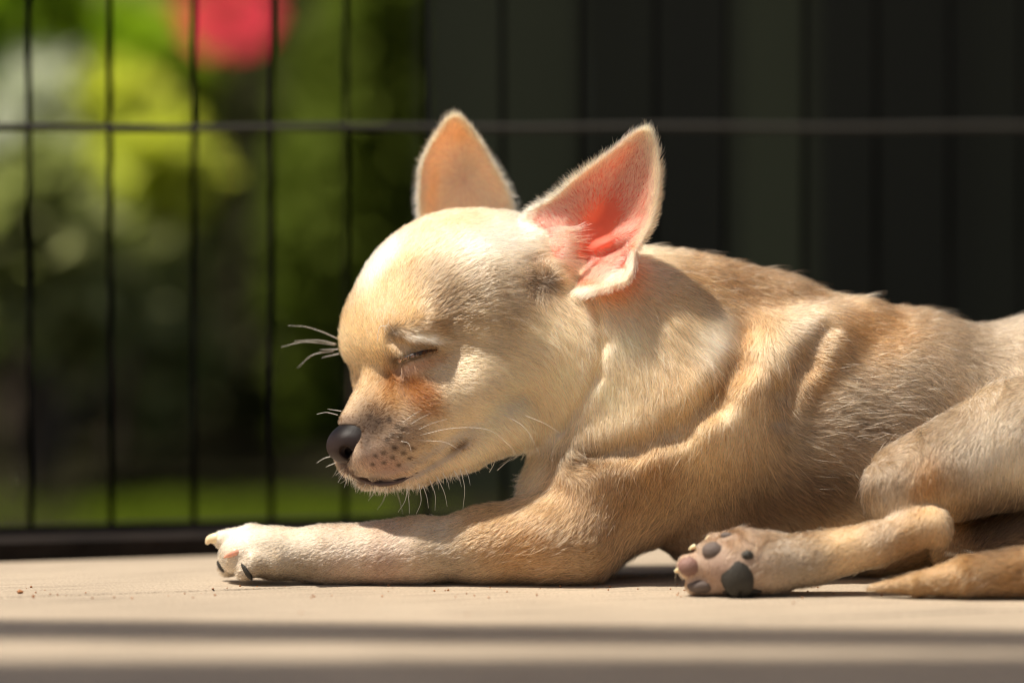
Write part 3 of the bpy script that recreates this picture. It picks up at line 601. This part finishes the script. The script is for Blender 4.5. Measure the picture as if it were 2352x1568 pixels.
for (pc, pr) in PADS: dens *= 1 - np.exp(-((((BV - np.array(pc)) / (np.array(pr) * 1.0)) ** 2).sum(1)) ** 2 * .35)
NB = 430000
t, a, b_ = sample(BV, BF, NB, 3, dens); R = interp(BV, t, a, b_); N = interp(BN, t, a, b_); N /= np.linalg.norm(N, axis=1)[:, None]
cm = idw(R, mp_, mv_, 3.2, 20.); nr = np.linalg.norm(cm, axis=1)[:, None]; cm = cm / (nr + .15)
for (u, v, r_) in ((1253, 648, 46),):            # whorls
    f = np.exp(-(((R[:, 0] - u) ** 2 + (R[:, 1] - v) ** 2) / r_ ** 2) ** 1.5)[:, None]; o_ = R[:, :2] - (u, v); o_ /= np.linalg.norm(o_, axis=1)[:, None] + 1e-6
    cm[:, :2] = cm[:, :2] * (1 - f) + o_ * f
ln_ = idw(R, lp_, lv_, 3, 30.)[:, 0] * np.where(R[:, 0] > 1320, .68, .82)
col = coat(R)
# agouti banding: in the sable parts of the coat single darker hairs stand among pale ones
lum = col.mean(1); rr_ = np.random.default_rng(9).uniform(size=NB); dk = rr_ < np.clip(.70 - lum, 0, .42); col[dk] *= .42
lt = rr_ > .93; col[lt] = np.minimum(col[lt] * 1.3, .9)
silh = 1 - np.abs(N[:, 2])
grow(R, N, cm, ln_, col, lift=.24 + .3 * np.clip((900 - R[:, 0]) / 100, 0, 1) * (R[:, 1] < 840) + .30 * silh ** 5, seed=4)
# white tuft of the brow
r = np.random.default_rng(21); nb = 420; k = r.uniform(size=(nb, 1)); q2 = np.array((925., 772.)) * (1 - k) + np.array((1000., 781.)) * k + r.normal(0, 3.5, (nb, 2))
R = np.array([(u, v, on_surface(u, v)) for u, v in q2]); grow(R, np.tile((-.1, -.3, -.95), (nb, 1)), np.tile((.9, .42, -.1), (nb, 1)), np.full(nb, 27.), np.tile((.90, .82, .70), (nb, 1)), lift=.25, jit=.2, rad=.42, seed=22)
# sparse longer guard hairs
t, a, b_ = sample(BV, BF, 4500, 13, dens * (BV[:, 0] > 1150)); R = interp(BV, t, a, b_); N = interp(BN, t, a, b_); N /= np.linalg.norm(N, axis=1)[:, None]
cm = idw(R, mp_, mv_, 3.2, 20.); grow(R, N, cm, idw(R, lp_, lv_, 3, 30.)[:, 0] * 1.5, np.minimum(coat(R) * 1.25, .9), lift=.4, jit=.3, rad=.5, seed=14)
print('coat', time.perf_counter() - T0)

# ------------------------------------------------------------------ ears
EARS = []
def ear(outline, centre, wrim, wc, feat, n_o=128, n_r=36, p=2.2, thick=8.):
    o_ = cr(outline, n_o, True); wr = cr(np.array(wrim)[:, None], n_o, True)[:, 0]
    rs = np.linspace(0, 1, n_r) ** .8; V = []
    cx = np.array(centre[:2])
    for side in (0, 1):
        for r_ in rs[1:]:
            q = cx + (o_ - cx) * r_; wv = wc + (wr - wc) * r_ ** p + (feat(q[:, 0], q[:, 1], r_) if feat else 0)
            V.append(np.concatenate([q, (wv + side * thick * math.sqrt(max(0, 1 - r_ ** 8)))[:, None]], 1))
    nr_ = n_r - 1; V = np.concatenate(V)
    f0 = feat(np.array([cx[0]]), np.array([cx[1]]), 0)[0] if feat else 0
    V = np.concatenate([V, [[cx[0], cx[1], wc + f0], [cx[0], cx[1], wc + f0 + thick]]]); F = []
    rgd = np.concatenate([np.repeat(rs[1:], n_o)] * 2 + [[0, 0]])
    for side in (0, 1):
        b0 = side * nr_ * n_o
        for k in range(nr_ - 1):
            for j in range(n_o):
                q = (b0 + k * n_o + j, b0 + k * n_o + (j + 1) % n_o, b0 + (k + 1) * n_o + (j + 1) % n_o, b0 + (k + 1) * n_o + j); F.append(q if side else q[::-1])
        for j in range(n_o):
            q = (len(V) - 2 + side, b0 + (j + 1) % n_o, b0 + j, b0 + j); F.append(q if side else q[::-1])
    for j in range(n_o):
        a0 = (nr_ - 1) * n_o + j; a1 = (nr_ - 1) * n_o + (j + 1) % n_o; b0 = nr_ * n_o; F.append((a0, a1, a1 + b0, a0 + b0))
    F = np.array(F); EARS.append((V, F, rgd, nr_ * n_o)); return V, F, rgd
G = lambda u, v, cu, cv, ru, rv=None, tu=0: np.exp(-((((u - cu) * math.cos(math.radians(tu)) + (v - cv) * math.sin(math.radians(tu))) / ru) ** 2 + ((-(u - cu) * math.sin(math.radians(tu)) + (v - cv) * math.cos(math.radians(tu))) / (rv or ru)) ** 2))
NEAR_O = [(1211, 492), (1243, 471), (1282, 447), (1319, 413), (1361, 381), (1404, 347), (1441, 315), (1470, 299), (1488, 300), (1501, 320), (1510, 355), (1514, 402), (1510, 447), (1501, 494), (1485, 531), (1464, 566), (1458, 587), (1454, 613), (1441, 639), (1414, 653), (1375, 663), (1335, 668), (1285, 672), (1235, 650), (1205, 590), (1196, 535)]
NEAR_W = [-58, -70, -90, -105, -125, -145, -165, -182, -190, -194, -195, -194, -192, -190, -192, -198, -206, -214, -220, -220, -208, -160, -100, -72, -70, -62]
def near_feat(u, v, r_):
    f = 62 * G(u, v, 1335, 592, 24, 34, 20) + 25 * G(u, v, 1372, 520, 50, 40, -50)       # canal and bowl
    f = f - 26 * G(u, v, 1392, 556, 75, 13, -24) + 14 * G(u, v, 1375, 590, 60, 12, -25)   # fold and pocket below it
    f = f - 14 * G(u, v, 1410, 605, 45, 10, -45) + 16 * G(u, v, 1437, 598, 12, 22, 15)
    f = f - 30 * G(u, v, 1285, 590, 28, 45, 15)                                            # tragus swell
    return f * min(1, (1 - r_) * 5)
NV, NF, NRG = ear(NEAR_O, (1372, 500), NEAR_W, -92, near_feat)
FAR_O = [(966, 480), (966, 419), (971, 376), (989, 336), (1008, 304), (1021, 281), (1036, 270), (1054, 269), (1070, 283), (1090, 309), (1107, 335), (1128, 373), (1150, 412), (1168, 455), (1174, 500), (1130, 560), (1060, 575), (985, 550)]
FAR_W = [110, 98, 88, 78, 70, 64, 60, 60, 64, 72, 82, 96, 112, 130, 145, 160, 150, 130]
FV, FF, FRG = ear(FAR_O, (1065, 420), FAR_W, 128, lambda u, v, r_: 10 * G(u, v, 1010, 470, 30, 60) * min(1, (1 - r_) * 4))
def ear_cols(V, rg, near, nfront):
    u, v = V[:, 0], V[:, 1]; c_ = np.tile(np.array((.90, .38, .27)), (len(V), 1))
    rim = np.clip((rg - .80) / .16, 0, 1)[:, None]
    if near:
        bare = (G(u, v, 1388, 500, 62, 42, -55) + G(u, v, 1340, 580, 30, 40))[:, None].clip(0, 1)
        c_ = c_ * (1 - bare) + np.array((.92, .26, .18)) * bare
        up = np.clip((430 - v) / 120, 0, 1)[:, None]; c_ = c_ * (1 - .4 * up) + np.array((.80, .50, .30)) * .4 * up
        lo = np.clip((600 - (u - 1240) * .2 - v) / -60, 0, 1)[:, None]
    else: c_[:] = (.97, .85, .68)
    c_ = c_ * (1 - rim) + np.array((.82, .58, .34)) * rim; c_[nfront:-2] = (.80, .60, .38); c_[-1] = (.80, .60, .38); return np.clip(c_, 0, 1)
near_c = ear_cols(NV, NRG, True, EARS[0][3]); far_c = ear_cols(FV, FRG, False, EARS[1][3])
def ear_fur(V, F, rg, nfront, near, seed, n_in, n_back, n_rim):
    Nn = vnormals(V, F); s_ = np.sign((Nn[:nfront, 2] * -1).mean()); Nn = Nn * s_
    u, v = V[:, 0], V[:, 1]; fr = np.arange(len(V)) < nfront
    tip = np.array((1478, 300) if near else (1045, 268)); can = np.array((1335, 590) if near else (1050, 540))
    d_ = fr * (1.0 + 1.2 * (rg > .82) * (v < 560)); d_[-2] = 1; d_[-1] = 0
    if near:
        bare = (1.25 * G(u, v, 1392, 492, 50, 34, -60) + 1.3 * G(u, v, 1368, 540, 34, 26, -40) + 1.3 * G(u, v, 1335, 590, 16, 34, 15) + .9 * G(u, v, 1380, 565, 34, 8, -25)).clip(0, 1); d_ = d_ * (1 - bare)
    def go(dn, n_, L, lf, sd, out, jit=.2, clr=None, radial=None):
        t, a, b_ = sample(V, F, n_, sd, dn); R = interp(V, t, a, b_); N = interp(Nn, t, a, b_); N /= np.linalg.norm(N, axis=1)[:, None] + 1e-9; rgl = interp(rg[:, None], t, a, b_)[:, 0]
        o_ = R[:, :2] - can; o_ /= np.linalg.norm(o_, axis=1)[:, None] + 1e-6; q = R[:, :2] - (np.array((1372, 500)) if near else np.array((1065, 420))); q /= np.linalg.norm(q, axis=1)[:, None] + 1e-6
        tt = tip - R[:, :2]; tt /= np.linalg.norm(tt, axis=1)[:, None] + 1e-6
        if near and out == 'in':
            # upper margin hairs stand up and outwards, lower and right margin hairs lean to the right
            cmb = .55 * q + .45 * o_
            f = (G(R[:, 0], R[:, 1], 1270, 545, 55, 50))[:, None]; cmb = cmb * (1 - f) + np.array((-.3, -.9)) * f
            f = (G(R[:, 0], R[:, 1], 1300, 590, 26, 40))[:, None]; cmb = cmb * (1 - f) + np.array((.95, .35)) * f
            f = (G(R[:, 0], R[:, 1], 1380, 640, 60, 25))[:, None]; cmb = cmb * (1 - f) + np.array((.8, -.45)) * f
        elif out == 'in': cmb = .4 * q + .2 * o_ + .5 * np.array((.2, .9))
        elif out == 'rim': cmb = .95 * q + .05 * tt
        else: cmb = .5 * q + .8 * tt
        c_ = np.tile(np.array(clr or (.98, .84, .66)), (n_, 1)); LLs = 1.0
        if not near and out == 'in':
            dk = (.8 * G(R[:, 0], R[:, 1], 1050, 315, 30, 26) + .7 * G(R[:, 0], R[:, 1], 1000, 430, 14, 70, 10)).clip(0, 1)[:, None]; c_ = c_ * (1 - dk) + np.array((.74, .47, .27)) * dk
        if near and out == 'in':
            dk = G(R[:, 0], R[:, 1], 1252, 640, 38, 34)[:, None]; c_ = c_ * (1 - .7 * dk) + np.array(sable) * .7 * dk
            lo = G(R[:, 0], R[:, 1], 1400, 640, 60, 24)[:, None]; c_ = c_ * (1 - .4 * lo) + np.array((.6, .34, .22)) * .4 * lo
        LL = np.full(n_, float(L)) * (1 + .5 * (G(R[:, 0], R[:, 1], 1290, 600, 40, 50) if near else 0))
        grow(R, N, np.concatenate([cmb, np.zeros((n_, 1))], 1), LL, c_, lift=lf, jit=jit, rad=.36, seed=sd)
    go(d_, n_in, 20, .32, seed, 'in')
    bk = (~fr).astype(float); bk[-2] = 0; go(bk, n_back, 14, .3, seed + 1, 'back')
    rm = (rg > .93) * (1 - ((u < 1325) & (v > 480) & (V[:, 0] > 1190))) * 1.0; go(rm, n_rim, 32, .5, seed + 2, 'rim', .35, (1.0, .84, .60))
ear_fur(NV, NF, NRG, EARS[0][3], True, 50, 27000, 3500, 5600)
ear_fur(FV, FF, FRG, EARS[1][3], False, 60, 30000, 2500, 3000)
# tuft that crosses the ear canal
nt_ = 260; r = np.random.default_rng(77)
R = np.stack([r.uniform(1262, 1318, nt_), r.uniform(520, 612, nt_), 0 * r.uniform(size=nt_)], 1)
R[:, 2] = -128 - 12 * r.uniform(size=nt_)
grow(R, np.tile((0.1, -.1, -.98), (nt_, 1)), np.tile((.93, .25, 0), (nt_, 1)) + np.stack([0 * R[:, 0], (R[:, 1] - 560) * .006, 0 * R[:, 0]], 1), np.full(nt_, 56.), np.tile((.84, .62, .42), (nt_, 1)), lift=.12, jit=.12, rad=.4, curl=.25, seed=78)
print('ears', time.perf_counter() - T0)

# ------------------------------------------------------------------ materials of the dog
def hairmat(name, attr='hcol', rough=.32, coat_=0.0):
    m, n, l, out = mat(name); h = n.new('ShaderNodeBsdfHairPrincipled'); h.model = 'CHIANG'; h.parametrization = 'COLOR'
    a_ = n.new('ShaderNodeAttribute'); a_.attribute_name = attr; l.new(a_.outputs['Color'], h.inputs['Color'])
    h.inputs['Roughness'].default_value = rough; h.inputs['Radial Roughness'].default_value = .55; h.inputs['Coat'].default_value = coat_; h.inputs['IOR'].default_value = 1.5
    l.new(h.outputs[0], out.inputs[0]); return m
m_hair = hairmat('short_fur')
m_body = pbsdf('dog_skin', attr='col', rough=.8, spec=.15)
m_ear, n, l, out = mat('ear_skin')
at_ = n.new('ShaderNodeAttribute'); at_.attribute_name = 'col'; pb = n.new('ShaderNodeBsdfPrincipled'); pb.inputs['Roughness'].default_value = .55; pb.inputs['Specular IOR Level'].default_value = .3
tr = n.new('ShaderNodeBsdfTranslucent'); mx = n.new('ShaderNodeMixShader'); mx.inputs[0].default_value = .60; tn = n.new('ShaderNodeVectorMath'); tn.operation = 'MULTIPLY'; tn.inputs[1].default_value = (1.15, .90, .82)
l.new(at_.outputs['Color'], pb.inputs['Base Color']); l.new(at_.outputs['Color'], tn.inputs[0]); l.new(tn.outputs[0], tr.inputs[0]); l.new(pb.outputs[0], mx.inputs[1]); l.new(tr.outputs[0], mx.inputs[2]); l.new(mx.outputs[0], out.inputs[0])
m_nose, n, l, out = mat('nose_leather')
pb = n.new('ShaderNodeBsdfPrincipled'); l.new(pb.outputs[0], out.inputs[0]); pb.inputs['Roughness'].default_value = .42; pb.inputs['Specular IOR Level'].default_value = .16
tc = n.new('ShaderNodeTexCoord'); vo = n.new('ShaderNodeTexVoronoi'); vo.inputs['Scale'].default_value = 2300; l.new(tc.outputs['Object'], vo.inputs[0])
bp = n.new('ShaderNodeBump'); bp.inputs['Strength'].default_value = .35; bp.inputs['Distance'].default_value = .0002; l.new(vo.outputs[0], bp.inputs['Height']); l.new(bp.outputs[0], pb.inputs['Normal'])
at_ = n.new('ShaderNodeAttribute'); at_.attribute_name = 'col'; l.new(at_.outputs['Color'], pb.inputs['Base Color'])

# ------------------------------------------------------------------ assemble the dog
dog_loc = tuple(P(1500, 1330, 0)); dog = empty('dog', dog_loc)
tag(dog, 'short-haired fawn and cream puppy lying down with eyes closed and ears up', 'dog')
def dchild(name, Vu, F, m, cols=None, label=None, mi=None, smooth=True, kind=None):
    W = P(Vu[:, 0], Vu[:, 1], Vu[:, 2]) - np.array(dog_loc)
    o = obj(name, mesh(name, W, F, m if isinstance(m, list) else [m], smooth, mi, cols), dog, kind)
    if label: o['label'] = label
    return o
allV = np.concatenate([BV, NV, FV]); allF = np.concatenate([BF, NF + len(BV), FF + len(BV) + len(NV)])
def fixtri(F): return F
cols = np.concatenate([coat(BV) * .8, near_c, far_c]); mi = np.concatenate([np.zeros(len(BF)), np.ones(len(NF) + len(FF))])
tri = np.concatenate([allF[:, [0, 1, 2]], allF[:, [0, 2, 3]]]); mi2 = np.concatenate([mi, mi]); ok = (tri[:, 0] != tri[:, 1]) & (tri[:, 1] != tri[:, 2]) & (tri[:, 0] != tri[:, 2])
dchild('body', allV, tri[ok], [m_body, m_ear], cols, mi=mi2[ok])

# nose leather
NS = Field(nose_c - 90, nose_c + 90, 1.8)
ax3 = (hF, hS, hU)
NS.ell(H(374, 0, -172), (60, 54, 46), 10, ax3); NS.ell(H(346, 0, -158), (46, 46, 34), 14, ax3)
for s in (-1, 1):
    NS.ell(H(360, s * 36, -180), (40, 26, 28), 12, ax3)
NS.cone(H(396, 0, -190), H(372, 0, -222), 22, 11, 14)
def surf(Fd, u, v, push=0):
    i = (np.array((u, v)) - Fd.lo[:2]) / Fd.h; i = np.round(i).astype(int); col_ = Fd.v[i[0], i[1], :]; k = np.argmax(col_ < 0); return (u, v, Fd.lo[2] + Fd.h * k + push)
NS.ell((808, 1014, -166), (32, 22, 22), 12); nh = surf(NS, 793, 1037, 2); NS.cone(nh, surf(NS, 804, 1048, 3), 14, 11, 5, True)
NS.path([surf(NS, 802, 1036, 3), surf(NS, 812, 1040, 2), surf(NS, 826, 1034, 2)], [9, 6, 4], 5, True)
NS.ell(H(402, -26, -188), (16, 11, 12), 6, ax3, True)
NS.path([H(421, 0, -160), H(420, 0, -185), H(398, 0, -208), H(384, 0, -226)], [1.5, 3, 4, 4], 6, True)
NSV, NSF = NS.mesh(); NN_ = vnormals(NSV, NSF)
NSF = NSF[:, ::-1].copy() if (NN_ * (NSV - nose_c)).sum(1).mean() < 0 else NSF
up = np.clip((1030 - NSV[:, 1]) / 40, 0, 1)[:, None]; nc = np.array((.006, .004, .004)) * up + np.array((.045, .030, .026)) * (1 - up)
dn = np.exp(-((NSV[:, 0] - 800) ** 2 + (NSV[:, 1] - 1040) ** 2) / 14 ** 2)[:, None]; nc = nc * (1 - .9 * dn)
dchild('nose', NSV, NSF, m_nose, nc)

# closed eyelid line, lip edge
m_lid = pbsdf('dark_lid_edge', (.018, .010, .007), .4)
q = cr(slit_s, 24); V, F = tube(q + [0, 0, -2.0], 4.4 * np.sin(np.linspace(.25, 2.9, 24)) + 1.0, 8); dchild('eyelid_line', V, F, m_lid)
m_lip = pbsdf('dark_lip', (.09, .055, .048), .65, bump=.3, bscale=900)
q = cr([(u, v, on_surface(u, v)) for u, v in [(812, 1084), (832, 1101), (870, 1111), (912, 1106), (950, 1092)]], 30)
V, F = tube(q + [0, 1, 1.5], 4.2 * np.sin(np.linspace(.3, 2.9, 30)) + 1.0, 8); dchild('lower_lip', V, F, m_lip)
q = cr([(u, v, on_surface(u, v, -2)) for u, v in mouth[2:5]], 40); V, F = tube(q, np.linspace(2.4, .5, 40), 6); dchild('mouth_line', V, F, m_lid)
# eyelashes
r = np.random.default_rng(5); n_ = 70; tt = np.sort(r.uniform(.06, .98, n_)); q = cr(slit_s, 200)[(tt * 199).astype(int)]
q = q + np.stack([r.normal(0, 1, n_), -3 + r.normal(0, 1, n_), np.full(n_, -5.)], 1); HB = len(HAIR)
grow(q, np.tile((-.1, -.5, -.85), (n_, 1)), np.tile((-.2, .85, -.25), (n_, 1)) + np.stack([(tt - .4) * .9, 0 * tt, 0 * tt], 1), np.full(n_, 13.), np.tile((.12, .045, .010), (n_, 1)), lift=.35, jit=.25, rad=.6, seed=6)
LASH = HAIR.pop()
# chin and cheek bristles
def bristle(us, vs, du, dv, L, n_, seed, rad=.5):
    r = np.random.default_rng(seed); k = r.uniform(size=n_); i = k * (len(us) - 1); u = np.interp(i, range(len(us)), us) + r.normal(0, 4, n_); v = np.interp(i, range(len(us)), vs) - np.abs(r.normal(0, 5, n_)) - 2
    wz = []
    for a_, b0 in zip(u, v):
        try: wz.append(on_surface(a_, b0))
        except Exception: wz.append(999)
    ok_ = np.abs(np.array(wz)) < 300; R = np.stack([u, v, wz], 1)[ok_]; n_ = len(R)
    grow(R, np.tile(norm((0, .6, -.8)), (n_, 1)), np.tile((du, dv, .1), (n_, 1)) + r.normal(0, .22, (n_, 3)), np.full(n_, float(L)), np.tile((.88, .80, .68), (n_, 1)), lift=.2, jit=.3, rad=rad, seed=seed)
bristle([782, 805, 835, 870, 920, 980, 1050, 1110, 1165], [1078, 1100, 1114, 1120, 1118, 1108, 1083, 1058, 1030], .05, 1, 30, 330, 91)
bristle([1202, 1206, 1212], [1050, 1090, 1140], -.8, .6, 34, 300, 92)

def hair_object(name, chunks, m, parent, kind=None):
    W = np.concatenate([c_[0] for c_ in chunks]); Rr = np.concatenate([c_[1] for c_ in chunks]); Cc = np.concatenate([c_[2] for c_ in chunks]); n_ = len(W)
    hc = bpy.data.hair_curves.new(name); hc.add_curves([K] * n_)
    W = W - np.array(dog_loc)
    hc.attributes['position'].data.foreach_set('vector', W.astype(np.float32).ravel())
    ra = hc.attributes.get('radius') or hc.attributes.new('radius', 'FLOAT', 'POINT'); ra.data.foreach_set('value', Rr.astype(np.float32).ravel())
    ca = hc.attributes.new('hcol', 'FLOAT_COLOR', 'CURVE'); ca.data.foreach_set('color', np.concatenate([Cc, np.ones((n_, 1))], 1).astype(np.float32).ravel())
    hc.materials.append(m); return obj(name, hc, parent, kind)
hair_object('fur', HAIR, m_hair, dog, 'stuff')
hair_object('eyelashes', [LASH], m_hair, dog, 'stuff')

# whiskers
m_whisk = pbsdf('whisker_white', (.85, .80, .72), .35)
WH = [[(776, 778), (740, 762), (700, 750), (662, 748)], [(772, 790), (730, 781), (676, 783)], [(770, 792), (700, 785), (645, 797)], [(766, 806), (718, 815), (683, 845)], [(776, 802), (735, 803)], [(778, 812), (739, 821)],
      [(776, 953), (750, 947), (727, 951)], [(784, 944), (752, 939)], [(768, 1046), (745, 1052), (727, 1063)], [(772, 1062), (748, 1072)],
      [(889, 1120), (880, 1150), (866, 1170)], [(908, 1120), (918, 1150), (925, 1180)], [(934, 1118), (939, 1150), (940, 1180)], [(936, 1118), (930, 1150), (914, 1176)], [(962, 1110), (967, 1150), (956, 1180)], [(970, 1112), (980, 1140), (984, 1167)],
      [(986, 1100), (999, 1135), (999, 1172)], [(1002, 1092), (1020, 1130), (1027, 1163)], [(1016, 1085), (1028, 1105), (1032, 1124)], [(1056, 1075), (1067, 1120), (1063, 1170)], [(1042, 1080), (1054, 1098), (1060, 1118)], [(1068, 1074), (1076, 1095), (1080, 1114)],
      [(860, 1118), (856, 1135), (845, 1150)], [(840, 1110), (830, 1130)], [(800, 1090), (790, 1120)], [(790, 1085), (776, 1108)],
      [(924, 971), (945, 955), (969, 941)], [(943, 974), (966, 960), (989, 949)], [(962, 986), (990, 973), (1027, 962)], [(965, 999), (1040, 983), (1119, 986), (1165, 1018), (1186, 1046)], [(961, 1011), (1020, 1015), (1056, 1034)], [(921, 1013), (938, 1018), (945, 1038)], [(1159, 952), (1208, 985), (1240, 1044)], [(1201, 952), (1250, 972), (1287, 995)],
      [(1142, 1080), (1165, 1060), (1188, 1048)], [(1124, 1084), (1134, 1066), (1140, 1048)], [(1082, 1086), (1094, 1068), (1103, 1054)], [(888, 748), (872, 752), (866, 785)], [(905, 762), (890, 744), (882, 768)]]
for i, pl in enumerate(WH):
    try: w0 = on_surface(*pl[0])
    except Exception: w0 = -130
    if pl[0][0] < 790 and pl[0][1] < 830: w0 = float(H(190, -110, 0)[2]) - 10
    if not -330 < w0 < 200: w0 = -130
    inner = pl[0][0] > 900 and pl[0][1] < 1060
    q = [(u, v, w0 - 3 - (k * 9 if inner else 4 * k)) for k, (u, v) in enumerate(pl)]
    if inner: q = [q[0]] + [(u, v, min(w_, on_surface(u, v) - 9)) for (u, v, w_) in q[1:]]
    q = cr(q, 16); V, F = tube(q, np.linspace(.85, .25, 16) * (.5 if inner else 1), 5); dchild('whisker', V, F, m_whisk)

# claws and paw pads
m_claw = pbsdf('pink_claw', (.78, .42, .30), .3, sss=.3)
m_clawc = pbsdf('cream_claw', (.80, .66, .42), .3, sss=.3)
for pts, rd in (([(506, 1238, -64), (494, 1236, -64), (480, 1240, -64), (473, 1250, -64)], (13, 13, 10, 3)),):
    V, F = tube(cr(pts, 14), np.interp(np.linspace(0, 3, 14), range(4), rd), 10); dchild('claw', V, F, m_clawc)
for pts, rd in (([(555, 1268, -142), (540, 1268, -146), (524, 1274, -146), (513, 1281, -144)], (10, 11, 7, 1.5)),):
    V, F = tube(cr(pts, 14), np.interp(np.linspace(0, 3, 14), range(4), rd), 10); dchild('claw', V, F, m_claw)
for pts, rd in (([(1568, 1304, -384), (1560, 1308, -384), (1550, 1313, -382)], (8, 7, 3)), ([(1598, 1254, -378), (1590, 1257, -378), (1583, 1263, -378)], (6, 5, 2)), ([(1636, 1234, -355), (1628, 1235, -356), (1620, 1240, -356)], (6, 5, 2))):
    V, F = tube(cr(pts, 12), np.interp(np.linspace(0, 2, 12), range(3), rd), 10); dchild('claw', V, F, m_clawc)
m_pad = pbsdf('dark_paw_pad', (.036, .032, .025), .5, spec=.3, bump=.5, bscale=1500)
m_padg = pbsdf('grey_paw_pad', (.13, .10, .085), .65, spec=.3, bump=.5, bscale=1500)
m_padp = pbsdf('pink_grey_paw_pad', (.24, .13, .10), .55, bump=.5, bscale=1500)
def pad(c_, r_, m, tu=0, wob=.07):
    V, F = [], []; a = math.radians(tu)
    for i in range(13):
        for j in range(20):
            th = math.pi * i / 12; ph = 2 * math.pi * j / 20; x = math.sin(th) * math.cos(ph) * r_[0]; y = math.cos(th) * r_[1]; z = math.sin(th) * math.sin(ph) * r_[2]
            k = 1 + wob * math.sin(3 * ph + th * 2 + c_[0]); V.append((c_[0] + (x * math.cos(a) - y * math.sin(a)) * k, c_[1] + (x * math.sin(a) + y * math.cos(a)) * k, c_[2] + z))
    F = [(i * 20 + j, i * 20 + (j + 1) % 20, (i + 1) * 20 + (j + 1) % 20, (i + 1) * 20 + j) for i in range(12) for j in range(20)]
    dchild('paw_pad', np.array(V), F, m)
for k, (pc, pr) in enumerate(PADS):
    pad((pc[0], pc[1], pc[2] + pr[2] * .6), pr, [m_padg, m_padp, m_padg, m_pad, m_pad, m_pad, m_pad, m_pad, m_padg][k], -32 if k in (6, 7) else 0, .16 if k == 3 else .07)
print('done', time.perf_counter() - T0, 'hairs', sum(len(h[0]) for h in HAIR))
